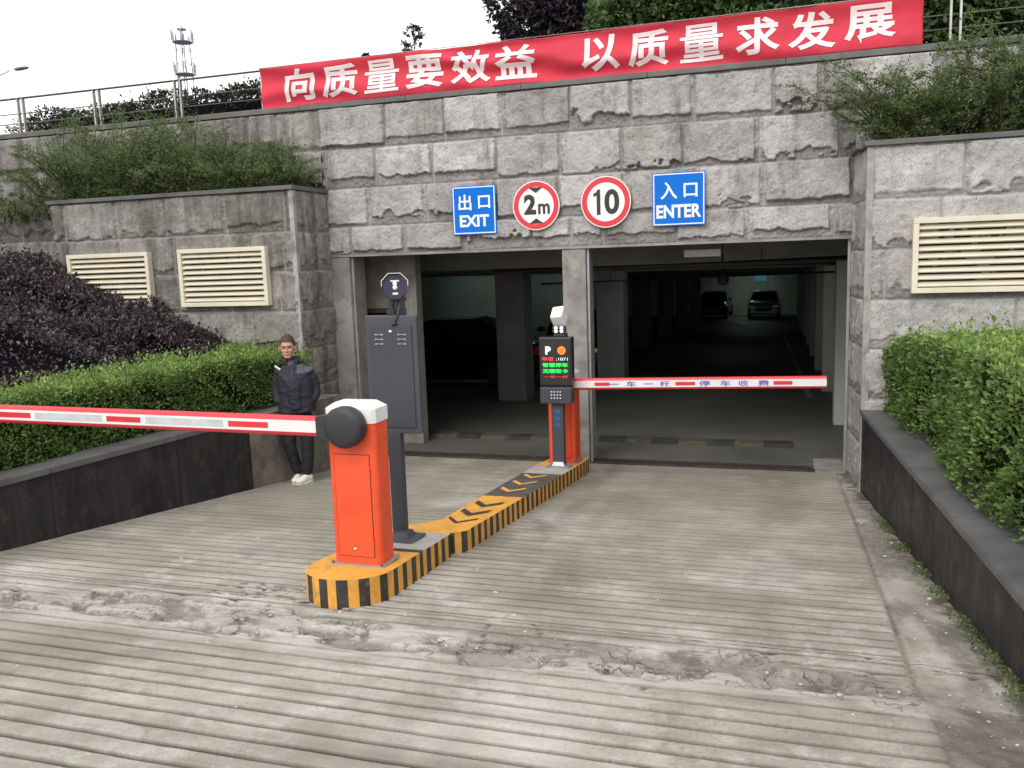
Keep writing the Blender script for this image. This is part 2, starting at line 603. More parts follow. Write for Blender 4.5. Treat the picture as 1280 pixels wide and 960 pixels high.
def make_ramp():
    rg = random.Random(5)
    ys = []
    y = 2.35
    gro = []
    ys0 = list(np.arange(-10, 2.3, .12))
    while y < 9.45:
        gro.append(y)
        y += .118 * rg.uniform(.93, 1.07)
    offs = [-.045, -.026, -.0195, -.015, .0135, .018, .025, .045]
    rows = [(yy, 0, 0) for yy in ys0]
    for k, yk in enumerate(gro):
        if 3.45 < yk < 4.6:
            for o in (-.055, -.045, -.035, -.025, -.0175, -.012, .012, .0165, .025, .035, .045, .055):
                rows.append((yk + o, k, 1 if abs(o) < .013 else 0))
            continue
        for oi, o in enumerate(offs):
            rows.append((yk + o, k, [0, 0, 0, 1, 1, 0, 0, 0][oi]))
    rows += [(yy, 0, 0) for yy in (9.5, 9.56, 9.62, 9.7, 9.78, 9.86)]
    xs = np.concatenate([np.arange(-7.0, -5.8, .1), np.arange(-5.8, 1.9, .022)])
    Y = np.array([r[0] for r in rows]); K = np.array([r[1] for r in rows]); G = np.array([r[2] for r in rows], float)
    XX, YY = np.meshgrid(xs, Y)
    GG = np.repeat(G[:, None], len(xs), 1)
    base = np.maximum(0, S_RAMP * (Y_FLAT - YY))
    wob = (fbm(XX * 1.1, YY * 1.3 + 5, 3) - .5) * .016 + (vn(XX * 9, K[:, None] * 7.7) - .5) * .006
    # where the grooves are worn away / filled
    wear = sstep(.58, .74, fbm(XX * .75 + 3, YY * 1.6 + 11, 4)) * np.where(YY < 3.6, .3, .65)
    far = sstep(5.0, 8.5, YY)
    wear = np.maximum(wear, far * .35 * sstep(.35, .6, fbm(XX * 1.2 + 31, YY * .7, 3)))
    gl = np.where(YY > 3.9, .585, .62)
    edge = sstep(gl, gl - .02, XX) * sstep(xwl(YY) + .05, xwl(YY) + .13, XX)
    # broken band across the ramp
    bc = 3.93 + (fbm(XX * 1.3 + 9, XX * 0 + 2.2, 4) - .5) * .36
    dist = np.abs(YY - bc)
    wid = .08 + .20 * fbm(XX * 1.7 + 70, XX * 0 + 5, 3)
    band = sstep(wid + .06, wid - .04, dist)
    band = band * sstep(.75, .45, XX)
    band2 = sstep(.22, .1, np.abs(YY - 4.45)) * sstep(-3.6, -3.2, XX) * sstep(-2.3, -2.9, XX)
    ragged = fbm(XX * 9, YY * 14, 4)
    cell = fbm(XX * 4.2 + 12, YY * 9 + 3, 5)
    depth = edge * (1 - wear) * (1 - band) * GG
    depth *= np.where(YY < 3.7, .75, .45) + .6 * vn(XX * 2.3, K[:, None] * 3.1)
    zg = -depth * .028
    # shallow lifts and spalls
    rough = (fbm(XX * 6, YY * 6, 4) - .5) * .006
    crackl = np.abs(fbm(XX * 2.6 + 80, YY * 3.4 + 8, 5) - .5)
    ck = sstep(.012, .0, crackl) * np.maximum(band, band2 * .7)
    spall = sstep(.49, .52, cell) * band * .028
    Z = base + zg + rough - ck * .02 - spall + band * (ragged - .5) * .010
    gut = sstep(gl, gl + .015, XX)
    Z = Z - gut * (.010 + .02 * sstep(.7, 1.0, XX)) + gut * (fbm(XX * 7, YY * 5, 4) - .5) * .016
    # narrow joint along the gutter edge
    jl = sstep(.014, .0, np.abs(XX - gl - .01)) * sstep(9.5, 9.3, YY)
    Z -= jl * .015
    Z += band * sstep(0.02, .1, bc - YY) * 0
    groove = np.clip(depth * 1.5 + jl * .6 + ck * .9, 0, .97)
    # grime that gathers against the broken band and beside the island
    pt = sstep(.47, .62, fbm(XX * 1.6 + 20, YY * 2.6 + 60, 5))
    stain = np.clip(sstep(.42, .03, np.abs(YY - bc - .12)) * pt * .6, 0, .6)
    stain = np.maximum(stain, .6 * sstep(.55, .0, np.abs(XX + 1.2)) * sstep(.28, 0, np.abs(YY - 4.02)) * sstep(.35, .5, ragged))
    stain = np.maximum(stain, spall / .028 * .65)
    stain = np.maximum(stain, gut * sstep(.42, .58, fbm(XX * 3.2 + 5, YY * 1.4 + 2, 5)) * .6)
    stain = np.maximum(stain, gut * sstep(.16, .03, xwr(YY) - XX - .02) * sstep(.35, .6, ragged) * .9)
    stain = np.maximum(stain, sstep(.07, 0, np.abs(XX + 1.95)) * 0)
    for cx_, wd_ in ((-1.35, .16), (-.05, .16), (-4.35, .16), (-3.1, .14)):
        stain = np.maximum(stain, sstep(wd_ * 1.9, wd_ * .4, np.abs(XX - cx_ + .25 * (fbm(YY * .5, cx_ + 0 * YY, 2) - .5))) * sstep(.42, .62, fbm(XX * 2.5 + 8, YY * 1.0 + 3, 5)) * .22)
    drips = sstep(.045, .01, np.abs(fbm(XX * 5 + 3, YY * 5 + 77, 3) - .80))
    near_isl = sstep(.35, .02, np.abs(XX + 1.95)) * sstep(5.0, 6.5, YY)
    stain = np.maximum(stain, near_isl * .5 * sstep(.4, .6, fbm(XX * 3, YY * 1.5, 4)))
    pale = np.clip(sstep(.5, .62, fbm(XX * 2.1 + 90, YY * 5 + 9, 5)) * sstep(.38, .1, np.abs(YY - bc + .08)) * (1 - stain) * .85, 0, 1)
    pale = np.maximum(pale, band * (1 - stain) * .35)
    c2 = np.abs(fbm(XX * 1.5 + 33, YY * 2.2 + 71, 5) - .5)
    ck2 = sstep(.010, .0, c2) * sstep(.55, .25, np.abs(YY - 4.0))
    Z -= ck2 * .012
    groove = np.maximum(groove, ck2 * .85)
    kk = K[:, None]
    rib = np.clip(sstep(.5, .85, vn(XX * .9 + kk * 5.3, kk * 3.7)) * .25 + sstep(.45, .7, vn(XX * 3 + kk * 1.3, kk * 9.1)) * .12, 0, .8) * (1 - gut)
    darker = sstep(4.3, 6.8, YY) * (1 - gut) * (.25 + .45 * sstep(.30, .65, fbm(XX * 1.1 + 44, YY * .8 + 12, 4)))  # darker olive-brown tone, stronger towards the garage, broken up by noise
    darker = np.maximum(darker, .55 * sstep(.45, .62, fbm(XX * .8 + 14, YY * 1.2 + 52, 4)))
    P = np.stack([XX, YY, Z], -1)
    me = grid_mesh('ramp', P, {'groove': groove, 'stain': stain, 'pale': pale, 'rib': rib, 'darker': darker, 'band': np.clip(np.maximum(band, np.maximum(band2 * .8, gut * .35 * sstep(4.6, 3.6, YY))), 0, 1)})
    # smooth shading would round off the grooves' edges
    o = obj('ramp', me, GROUND)
    tag(o, kind='structure')
    o['label'] = 'ribbed pale concrete ramp sloping down to the garage'


def xwl(y): return np.where(y > 7.4, -5.02 - (9.0 - y) * .135, -5.236 - (7.4 - y) * .128)
def xwr(y): return .76 + (9.0 - y) * .0616


make_ramp()
# garage floor falls away gently; terrace above; wide base sheet
GS = .031
def gz(y): return -GS * max(0, y - 11)
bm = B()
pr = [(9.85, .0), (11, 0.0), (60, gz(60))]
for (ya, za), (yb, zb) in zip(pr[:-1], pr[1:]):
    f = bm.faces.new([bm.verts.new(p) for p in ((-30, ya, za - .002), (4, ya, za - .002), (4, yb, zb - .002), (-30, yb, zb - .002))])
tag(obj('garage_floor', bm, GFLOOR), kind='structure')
bm = B()
box(bm, -900, 900, 10.4, 1500, 3.9, 4.38)
tag(obj('terrace_ground', bm, UPGROUND), kind='structure')
bm = B()
box(bm, -900, 900, -900, 9.8, -4, -1.2)
tag(obj('ground', bm, SOIL), kind='structure')

# planted banks behind the two low walls
bm = B()
def bank(bm, side):
    n = 16
    ring = []
    for i in range(n + 1):
        y = -9.5 + (9.0 + 9.5) * i / n
        if side < 0:
            xw = float(xwl(np.array(y))) - .2
            ring.append([(xw, y, .86), (xw - .9, y, .95), (xw - 1.6, y, 1.35), (xw - 3.0, y, 1.9), (xw - 12, y, 2.8), (xw - 60, y, 3.5)])
        else:
            xw = float(xwr(y)) + .2
            ring.append([(xw, y, .82), (xw + 1.0, y, .9), (xw + 3, y, 1.2), (xw + 12, y, 1.8), (xw + 60, y, 2.5)])
    vs = [[bm.verts.new(p) for p in r] for r in ring]
    for i in range(n):
        for k in range(len(vs[0]) - 1):
            bm.faces.new((vs[i][k], vs[i][k + 1], vs[i + 1][k + 1], vs[i + 1][k]))
bank(bm, -1); bank(bm, 1)
tag(obj('planted_bank', bm, SOIL), kind='structure')

# ---------------------------------------------------------------- retaining walls beside the ramp
def granite_wall(side):
    if side > 0:
        o = empty('retaining_wall', 'low dark granite wall on the right of the ramp, green hedge overhanging its cap', 'wall')
        ys = [9.02, 7.8, 6.6, 5.4, 4.2, 3.0, 1.8, .6, -.6, -1.8, -3, -5, -8]
        X = lambda y: float(xwr(y)); sg = 1; top = .87; cw = .42
    else:
        o = empty('retaining_wall', 'low dark granite wall on the left of the ramp, below the green hedge and the near barrier arm', 'wall')
        ys = [7.45, 6.5, 5.2, 3.9, 2.6, 1.3, 0, -1.3, -3, -5, -8]
        X = lambda y: float(xwl(np.array(y))); sg = -1; top = .95; cw = .30
    bm = B()
    for a, b in zip(ys[:-1], ys[1:]):
        ja = .003
        pts = [(X(a - ja), a - ja), (X(b + ja), b + ja), (X(b + ja) + sg * .2, b + ja), (X(a - ja) + sg * .2, a - ja)]
        prism(bm, pts, -.3, top - .05, lambda p, q, w: (p, q, w + (max(0, g(q)) - .35 if w < 0 else 0)))
    fixn(bm)
    obj('granite_panel', bm, GRANITE, o)
    bm = B()
    for a, b in zip(ys[:-1], ys[1:]):
        pts = [(X(a - .002) - sg * .02, a - .002), (X(b + .002) - sg * .02, b + .002), (X(b + .002) + sg * cw, b + .002), (X(a - .002) + sg * cw, a - .002)]
        prism(bm, pts, top - .05, top, lambda p, q, w: (p, q, w))
    fixn(bm)
    bmesh.ops.bevel(bm, geom=[e for e in bm.edges], offset=.006, segments=2, affect='EDGES')
    obj('cap_stone', bm, GRANITE_CAP, o)
    if side < 0:
        # plain stone length between the granite and the garage
        bm = B()
        pts = [(X(7.46), 7.46), (X(7.46) - .3, 7.46), (-5.62, 9.03), (-4.99, 9.03)]
        pts = [(X(7.46), 7.46), (-5.02, 9.03), (-5.5, 9.03), (X(7.46) - .3, 7.46)]
        prism(bm, pts, -.2, .93, lambda p, q, w: (p, q, w))
        fixn(bm)
        obj('stone_length', bm, BROWNST, o)
        bm = B()
        prism(bm, [(-5.02, 9.03), (-5.02, 9.85), (-5.49, 9.85), (-5.49, 9.03)], -.2, .05, lambda p, q, w: (p, q, w))
        fixn(bm)
        obj('foot_stone', bm, BROWNST, o)
    return o
granite_wall(1); granite_wall(-1)

# ---------------------------------------------------------------- stone facade
fac = empty('stone_facade', 'grey rock-faced granite wall over the garage openings, carrying the traffic signs', 'wall', (0, 0, 0))
ZF = [4.38, 3.88, 3.40, 2.93, 2.58]
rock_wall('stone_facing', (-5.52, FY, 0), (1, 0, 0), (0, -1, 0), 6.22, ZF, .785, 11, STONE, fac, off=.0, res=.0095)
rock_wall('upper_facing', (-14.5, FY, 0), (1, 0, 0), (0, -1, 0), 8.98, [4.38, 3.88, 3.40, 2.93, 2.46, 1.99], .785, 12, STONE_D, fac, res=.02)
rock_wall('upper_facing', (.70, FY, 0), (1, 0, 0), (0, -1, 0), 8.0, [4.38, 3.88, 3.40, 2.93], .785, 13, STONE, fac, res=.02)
bm = B()
for a in np.arange(-14.5, 8.7, 1.45):
    box(bm, a + .002, a + 1.448, FY - .05, FY + .38, 4.385, 4.445, bev=.006)
obj('coping', bm, COPING, fac)
bm = B()
box(bm, -5.52, .70, FY + .03, FY + .36, 2.57, 4.38)
box(bm, -14.5, -5.53, FY + .03, FY + .36, -.5, 4.38)
box(bm, .71, 8.7, FY + .03, FY + .36, -.5, 4.38)
box(bm, -5.52, .70, FY - .035, FY + .2, 2.555, 2.585)
obj('wall_core', bm, CONC, fac)
bm = B()
box(bm, -5.52, -5.24, FY - .03, FY + .40, -.05, 2.55, bev=.01)
obj('pillar', bm, CONC, fac)
bm = B()
box(bm, -2.47, -2.19, FY - .02, FY + .40, -.05, 2.55, bev=.01)
obj('pillar', bm, CONC, fac)
for x in (-2.185, -5.235, .655):
    bm = B(); box(bm, x, x + .03, FY + .02, FY + .08, -.02, 2.553, bev=.003)
    obj('steel_edge', bm, GALV, fac)
bm = B()
box(bm, .69, .80, FY - .0, FY + .4, -.1, 2.565)
obj('jamb', bm, CONC, fac)

# stone block left of the openings (with vents) and right
lb = empty('stone_pier', 'broad grey stone block left of the openings holding two cream vents', 'wall')
LY = 9.03
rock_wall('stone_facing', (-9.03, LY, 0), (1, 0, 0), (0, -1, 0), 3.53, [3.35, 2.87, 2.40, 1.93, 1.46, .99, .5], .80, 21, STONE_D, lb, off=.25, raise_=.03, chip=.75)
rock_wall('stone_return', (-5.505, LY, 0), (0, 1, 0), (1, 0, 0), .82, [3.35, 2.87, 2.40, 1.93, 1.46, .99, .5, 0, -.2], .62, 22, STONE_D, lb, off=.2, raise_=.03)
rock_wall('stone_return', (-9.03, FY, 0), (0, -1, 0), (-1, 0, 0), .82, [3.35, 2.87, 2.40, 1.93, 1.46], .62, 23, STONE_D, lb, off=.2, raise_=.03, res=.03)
bm = B()
box(bm, -9.02, -5.52, LY + .03, FY - .02, -.3, 3.34)
obj('core', bm, CONC, lb)
bm = B()
box(bm, -5.535, -5.474, LY - .030, LY + .036, -.1, 3.348, bev=.004)
obj('corner_strip', bm, STRIP, lb)
bm = B()
for a, b in ((-9.08, -7.9), (-7.898, -6.7), (-6.698, -5.46)):
    box(bm, a, b, LY - .06, LY + .16, 3.352, 3.40, bev=.005)
box(bm, -5.66, -5.46, LY + .162, FY - .03, 3.352, 3.40, bev=.005)
obj('coping', bm, COPING, lb)
rb = empty('stone_pier', 'tall grey stone block right of the openings holding one wide cream vent', 'wall')
RY = 9.02
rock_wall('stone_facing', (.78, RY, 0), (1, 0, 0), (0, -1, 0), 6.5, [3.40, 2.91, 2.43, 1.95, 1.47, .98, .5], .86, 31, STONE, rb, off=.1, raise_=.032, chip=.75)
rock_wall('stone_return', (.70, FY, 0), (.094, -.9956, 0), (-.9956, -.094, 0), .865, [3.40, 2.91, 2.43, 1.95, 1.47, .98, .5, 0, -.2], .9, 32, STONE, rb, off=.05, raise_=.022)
bm = B()
prism(bm, [(.80, RY + .03), (7.27, RY + .03), (7.27, FY - .02), (.73, FY - .02)], -.3, 3.39, lambda p, q, w: (p, q, w))
fixn(bm)
obj('core', bm, CONC, rb)
bm = B()
box(bm, .748, .812, RY - .030, RY + .036, -.1, 3.398, bev=.004)
obj('corner_strip', bm, STRIP, rb)
bm = B()
for k in range(5):
    box(bm, .72 + k * 1.4, .72 + k * 1.4 + 1.398, RY - .06, RY + .16, 3.402, 3.45, bev=.005)
box(bm, .66, .86, RY + .162, FY - .03, 3.402, 3.45, bev=.005)
obj('coping', bm, COPING, rb)

# vents
def vent(x0, x1, z0, z1, y, label):
    o = empty('louvre_vent', label, 'vent', ((x0 + x1) / 2, y, z0), group='cream louvre vents in the stone blocks')
    W = (x1 - x0) / 2; H_ = z1 - z0
    bm = B()
    f = .05
    box(bm, -W, W, -.07, .02, 0, f, bev=.004); box(bm, -W, W, -.07, .02, H_ - f, H_, bev=.004)
    box(bm, -W, -W + f, -.068, .02, f, H_ - f, bev=.003); box(bm, W - f, W, -.068, .02, f, H_ - f, bev=.003)
    obj('frame', bm, CREAM, o)
    bm = B()
    n = 9
    p = (H_ - 2 * f) / n
    for k in range(n):
        zc = f + p * (k + .5)
        Mt = Matrix.Translation((0, -.03, zc)) @ Matrix.Rotation(math.radians(38), 4, 'X')
        box(bm, -W + f, W - f, -.034, .030, -.006, .006, M4=Mt)
    obj('louvre_slats', bm, CREAM, o)
    bm = B()
    box(bm, -W + f, W - f, .012, .02, f, H_ - f)
    obj('back_panel', bm, BLACKIN, o)
    return o
vent(-7.09, -5.85, 2.01, 2.71, LY - .045, 'cream louvre vent on the left stone block nearest the garage opening')
vent(-8.79, -7.53, 2.0, 2.70, LY - .045, 'cream louvre vent partly hidden by the purple shrubs')
vent(1.16, 2.50, 2.01, 2.71, RY - .045, 'wide cream louvre vent on the right stone block above the hedge')

# ---------------------------------------------------------------- railing, banner
rail = empty('railing', 'stainless steel railing with paired posts along the top of the stone wall', 'railing', (0, 9.98, 4.44))
bm = B()
tube(bm, [(-14.4, 0, .51), (8.6, 0, .51)], .022, 10)
for z in (.30, .165, .035):
    tube(bm, [(-14.4, 0, z), (8.6, 0, z)], .010, 8)
obj('rails', bm, STEEL, rail)
for k in range(-4, 13):
    x = -7.70 + 1.33 * k
    if -14.4 < x < 8.5:
        bm = B()
        box(bm, x - .045, x - .023, -.022, .022, 0, .505, bev=.002)
        box(bm, x + .045, x + .067, -.022, .022, 0, .505, bev=.002)
        box(bm, x - .07, x + .09, -.04, .04, .0, .008)
        obj('post', bm, STEEL, rail)


def text_mesh(body, size, offset=0.0, extrude=0.0, align='CENTER', space=1.0):
    c = bpy.data.curves.new('lettering', 'FONT')
    c.body = body; c.size = size; c.bevel_depth = offset; c.bevel_resolution = 0; c.extrude = extrude; c.fill_mode = 'FRONT'
    c.align_x = align; c.align_y = 'CENTER'; c.space_character = space
    c.resolution_u = 4
    o = bpy.data.objects.new('tmp', c); C.objects.link(o)
    bpy.context.view_layer.update()
    d = bpy.context.evaluated_depsgraph_get()
    me = bpy.data.meshes.new_from_object(o.evaluated_get(d))
    bpy.data.objects.remove(o)
    return me


def fit(me, x0, x1, z0, z1, y, mapf=None):
    """fit text mesh to rect, facing -Y"""
    n = len(me.vertices)
    co = np.empty(n * 3); me.vertices.foreach_get('co', co); co = co.reshape(-1, 3)
    mn, mx_ = co.min(0), co.max(0)
    sx = (x1 - x0) / max(1e-6, mx_[0] - mn[0]); sz = (z1 - z0) / max(1e-6, mx_[1] - mn[1])
    out = np.stack([x0 + (co[:, 0] - mn[0]) * sx, y - co[:, 2] * .03, z0 + (co[:, 1] - mn[1]) * sz], 1)
    me.vertices.foreach_set('co', out.reshape(-1))
    return me


def merge(meshes):
    bm = B()
    for m in meshes: bm.from_mesh(m)
    return bm


ban = empty('banner', 'long red cloth banner with pale slogan characters tied to the railing', 'banner', (0, 9.868, 4.449))
def ripple(x, z):
    return 1.8 * (.016 * np.sin(z * 17 + x * 1.1 + 1.6 * fbm(x * .9 + 20, z * 2, 2) * 3) * (.4 + vn(x * 1.1 + 4, z * 0 + 3)) + .022 * (fbm(x * 2.2 + 9, z * 3 + 4, 3) - .5) + .010 * np.sin(x * 4.72))
def bsag(x):   # tied edge dips between the posts
    return -.010 * np.abs(np.sin((x + 7.70) / 1.33 * math.pi))
xs = np.linspace(-6.36, 1.31, 420); zs_ = np.linspace(0.0, .50, 40)
XX, ZZ = np.meshgrid(xs, zs_)
ZT = ZZ + bsag(XX) * (ZZ / .5) + (.5 - ZZ) / .5 * .008 * np.sin(XX * 2.1)
P = np.stack([XX, ripple(XX, ZZ), ZT], -1)
cloth = obj('cloth', grid_mesh('cloth', P), BANR, ban)
md = cloth.modifiers.new('thick', 'SOLIDIFY'); md.thickness = .002; md.offset = 0
chars = [('向', -6.00, -5.57), ('质', -5.47, -4.99), ('量', -4.90, -4.43), ('要', -4.34, -3.87), ('效', -3.77, -3.27), ('益', -3.21, -2.72),
         ('以', -2.19, -1.75), ('质', -1.66, -1.22), ('量', -1.10, -.64), ('求', -.51, -.06), ('发', .02, .49), ('展', .57, 1.06)]
for ch, a, b in chars:
    me = fit(text_mesh(ch, 1.0, .014 if ch == '量' else .026), a, b, .065, .445, 0)
    bm = B(); bm.from_mesh(me)
    for z in np.arange(.08, .44, .022):
        bmesh.ops.bisect_plane(bm, geom=bm.verts[:] + bm.edges[:] + bm.faces[:], plane_co=(0, 0, z), plane_no=(0, 0, 1))
    for x in np.arange(a + .02, b, .025):
        bmesh.ops.bisect_plane(bm, geom=bm.verts[:] + bm.edges[:] + bm.faces[:], plane_co=(x, 0, 0), plane_no=(1, 0, 0))
    for v in bm.verts:
        v.co.y = float(ripple(v.co.x, v.co.z)) - .008 + v.co.y
    obj('character', bm, BANW, ban)
bm = B()
tube(bm, [(-6.36, .0, .503), (1.31, .0, .503)], .006, 6)
for k in range(46):
    x = -6.3 + k * .166 + R.uniform(-.03, .03)
    tube(bm, [(x, 0, .0), (x + R.uniform(-.02, .02), .03, -.03 - R.random() * .02)], .0025, 4)
obj('cord_ties', bm, SWHITE, ban)

# ---------------------------------------------------------------- signs
def sq_sign(x0, x1, z0, z1, top, bottom, label):
    cx, cz = (x0 + x1) / 2, (z0 + z1) / 2
    o = empty('information_sign', label, 'sign', (cx, FY - .09, cz))
    W, H_ = (x1 - x0) / 2, (z1 - z0) / 2
    bm = B(); box(bm, -W, W, -.006, .006, -H_, H_, bev=.003); obj('sign_plate', bm, SBLUE, o)
    bm = B()
    for (a, b, c, d) in ((-W + .012, W - .012, H_ - .024, H_ - .012), (-W + .012, W - .012, -H_ + .012, -H_ + .024)):
        box(bm, a, b, -.009, -.006, c, d)
    for a in (-W + .012, W - .024):
        box(bm, a, a + .012, -.009, -.006, -H_ + .024, H_ - .024)
    obj('border', bm, SWHITE, o)
    for txt, a, b, c, d, off in (top + bottom):
        obj('lettering', fit(text_mesh(txt, 1.0, off), a, b, c, d, -.0095), SWHITE, o)
    for z in (-.13, .10):
        bm = B(); box(bm, -W * .6, W * .6, .007, .07, z, z + .03); obj('bracket', bm, GALV, o)
sq_sign(-3.785, -3.235, 2.765, 3.335,
        [('出', -.195, -.03, .0, .185, .02), ('口', .055, .205, .015, .165, .02)],
        [('EXIT', -.185, .185, -.195, -.055, .035)], 'square blue EXIT sign left of the height limit sign')
sq_sign(-1.40, -.82, 2.765, 3.345,
        [('入', -.20, -.015, -.0, .19, .02), ('口', .055, .205, .015, .165, .02)],
        [('ENTER', -.245, .245, -.205, -.06, .035)], 'square blue ENTER sign right of the speed limit sign')


def disc(bm, r, y0, y1, n=64, r_in=None, mi=0):
    if r_in is None:
        prism(bm, [(r * math.cos(2 * math.pi * k / n), r * math.sin(2 * math.pi * k / n)) for k in range(n)], y0, y1, lambda a, b, w: (a, w, b), mi)
    else:
        for k in range(n):
            a, b = 2 * math.pi * k / n, 2 * math.pi * (k + 1) / n
            prism(bm, [(r_in * math.cos(a), r_in * math.sin(a)), (r * math.cos(a), r * math.sin(a)), (r * math.cos(b), r * math.sin(b)), (r_in * math.cos(b), r_in * math.sin(b))], y0, y1, lambda p, q, w: (p, w, q), mi)
        bmesh.ops.remove_doubles(bm, verts=bm.verts, dist=1e-5)
    return fixn(bm)


def round_sign(cx, cz, r, label, extra):
    o = empty('limit_sign', label, 'sign', (cx, FY - .09, cz))
    bm = B(); disc(bm, r, -.006, .006); obj('sign_plate', bm, SWHITE, o)
    bm = B(); disc(bm, r - .012, -.009, -.0065, r_in=r * .755); obj('red_ring', bm, SRED, o)
    for me, a, b, c, d in extra:
        obj('lettering', fit(me, a, b, c, d, -.0095), SBLACK, o)
    for z in (-.13, .10):
        bm = B(); box(bm, -.15, .15, .007, .07, z, z + .03); obj('bracket', bm, GALV, o)
    return o
s2 = round_sign(-2.745, 3.065, .282, 'round white sign with red ring limiting height to 2 m',
           [(text_mesh('2', 1, .045), -.145, .0, -.10, .13), (text_mesh('m', 1, .025), .025, .165, -.10, .02)])
for sgn in (1, -1):
    bm = B(); prism(bm, [(-.085, sgn * .205), (.085, sgn * .205), (0, sgn * .145)], -.0115, -.0093, lambda a, b, w: (a, w, b)); fixn(bm)
    obj('arrow_mark', bm, SBLACK, s2)
s10 = round_sign(-1.925, 3.065, .287, 'round white sign with red ring limiting speed to 10',
           [(text_mesh('0', 1, .03), -.015, .155, -.14, .14)])

bm = B(); prism(bm, [(-.103, -.14), (-.062, -.14), (-.062, .14), (-.093, .14), (-.105, .112), (-.14, .098), (-.14, .062), (-.103, .076)], -.0110, -.0093, lambda a, b, w: (a, w, b)); fixn(bm)
obj('lettering', bm, SBLACK, s10)

# ---------------------------------------------------------------- traffic island
isl = empty('traffic_island', 'narrow raised island with black and yellow striped sides between the two lanes', 'kerb')
IH = .17
def perim_side(pts, closed=False):
    out = []
    for a, b in zip(pts[:-1], pts[1:]):
        d = math.dist(a, b)
        out.append((a, b, d))
    return out
def striped(name, pts, top_fn, pitch=.064):
    """pts plan polyline (outer side to the right when walking); splits into stripes"""
    bm = B()
    # resample
    cum = [0]
    for a, b in zip(pts[:-1], pts[1:]): cum.append(cum[-1] + math.dist(a, b))
    L = cum[-1]
    def at(s):
        for i in range(len(pts) - 1):
            if s <= cum[i + 1] + 1e-9:
                t = (s - cum[i]) / max(1e-9, cum[i + 1] - cum[i])
                return (pts[i][0] + t * (pts[i + 1][0] - pts[i][0]), pts[i][1] + t * (pts[i + 1][1] - pts[i][1]))
        return pts[-1]
    s = 0; mi = 0
    rg = random.Random(3)
    while s < L - .01:
        e = min(L, s + pitch * rg.uniform(.85, 1.15))
        sub = 3
        for k in range(sub):
            a, b = at(s + (e - s) * k / sub), at(s + (e - s) * (k + 1) / sub)
            f = bm.faces.new([bm.verts.new((a[0], a[1], g(a[1]) - .03)), bm.verts.new((b[0], b[1], g(b[1]) - .03)),
                              bm.verts.new((b[0], b[1], top_fn(b[1]))), bm.verts.new((a[0], a[1], top_fn(a[1])))])
            f.material_index = mi
        s = e; mi = 1 - mi
    bmesh.ops.remove_doubles(bm, verts=bm.verts, dist=1e-5)
    return bm
arc = [(-2.535 + .275 * math.cos(t), 4.555 + .285 * math.sin(t)) for t in np.linspace(math.pi, 2 * math.pi, 17)]
nearL = [(-2.72, 5.72), (-2.79, 5.3)] + arc
nearR = arc[-1:] + [(-2.26, 5.2), (-2.26, 5.52), (-2.30, 5.60)]
near_poly = [(-2.72, 5.72), (-2.79, 5.3)] + arc + [(-2.26, 5.2), (-2.26, 5.52), (-2.30, 5.60), (-2.42, 5.74)]
far_poly = [(-2.56, 5.62), (-2.27, 5.60), (-2.20, 5.70), (-2.09, 9.15), (-2.10, 9.45), (-2.50, 9.45), (-2.55, 8.9), (-2.52, 6.0), (-2.64, 5.80)]
obj('striped_side', striped('n', near_poly + near_poly[:1], lambda y: g(y) + IH), [BBLK, BYEL], isl)
obj('striped_side', striped('f', [far_poly[-1]] + far_poly, lambda y: g(y) + IH - .012), [BYEL, BBLK], isl)
def clip_poly(pts, y0, y1):
    def cl(pts, yc, keep):
        out = []
        for i in range(len(pts)):
            a, b = pts[i], pts[(i + 1) % len(pts)]
            ia, ib = keep(a[1], yc), keep(b[1], yc)
            if ia: out.append(a)
            if ia != ib:
                t = (yc - a[1]) / (b[1] - a[1]); out.append((a[0] + t * (b[0] - a[0]), yc))
        return out
    pts = cl(pts, y0, lambda y, c: y >= c)
    return cl(pts, y1, lambda y, c: y <= c)
def slab(poly, y0, y1, dz, m, name='top_surface', step=.25):
    bm = B()
    y = y0
    while y < y1 - 1e-6:
        p = clip_poly(poly, y, min(y + step, y1))
        if len(p) >= 3:
            vs = [bm.verts.new((a, b, g(b) + IH + dz)) for a, b in p]
            try: bm.faces.new(vs)
            except ValueError: pass
        y += step
    bmesh.ops.remove_doubles(bm, verts=bm.verts, dist=1e-4)
    bm.normal_update()
    for f in bm.faces:
        if f.normal.z < 0: f.normal_flip()
    return obj(name, bm, m, isl)
slab(near_poly, 4.2, 4.98, 0, BYEL)
slab(near_poly, 4.98, 5.05, 0, BBLK)
slab(near_poly, 5.05, 5.52, 0, BCON)
slab(near_poly, 5.52, 5.75, 0, BYEL)
slab(far_poly, 5.6, 7.0, -.012, BYEL)
slab(far_poly, 7.0, 8.25, -.012, WORN)
slab(far_poly, 8.25, 8.75, -.012, BCON)
slab(far_poly, 8.75, 9.46, -.012, BYEL)
def chevron(yc, m, wid=.13, L=.05):
    bm = B()
    z = lambda y: g(y) + IH - .008
    xc = -2.37
    arm = [(-.13, .0), (0.0, -.13), (.13, 0.0), (.13, wid), (0, -.13 + wid), (-.13, wid)]
    h = wid * .8
    for poly in ([(-.12, 0), (0, -.16), (0, -.16 + h), (-.12, h)], [(0, -.16), (.12, 0), (.12, h), (0, -.16 + h)]):
        vs = [bm.verts.new((xc + a, yc + b, z(yc + b))) for a, b in poly]
        f = bm.faces.new(vs)
    bm.normal_update()
    for f in bm.faces:
        if f.normal.z < 0: f.normal_flip()
    obj('chevron_marking', bm, m, isl)
for yc in (6.66, 6.32): chevron(yc, BBLK)
chevron(6.05, BBLK, .07)
for yc in (7.35, 7.72, 8.1): chevron(yc, BYEL, .11)

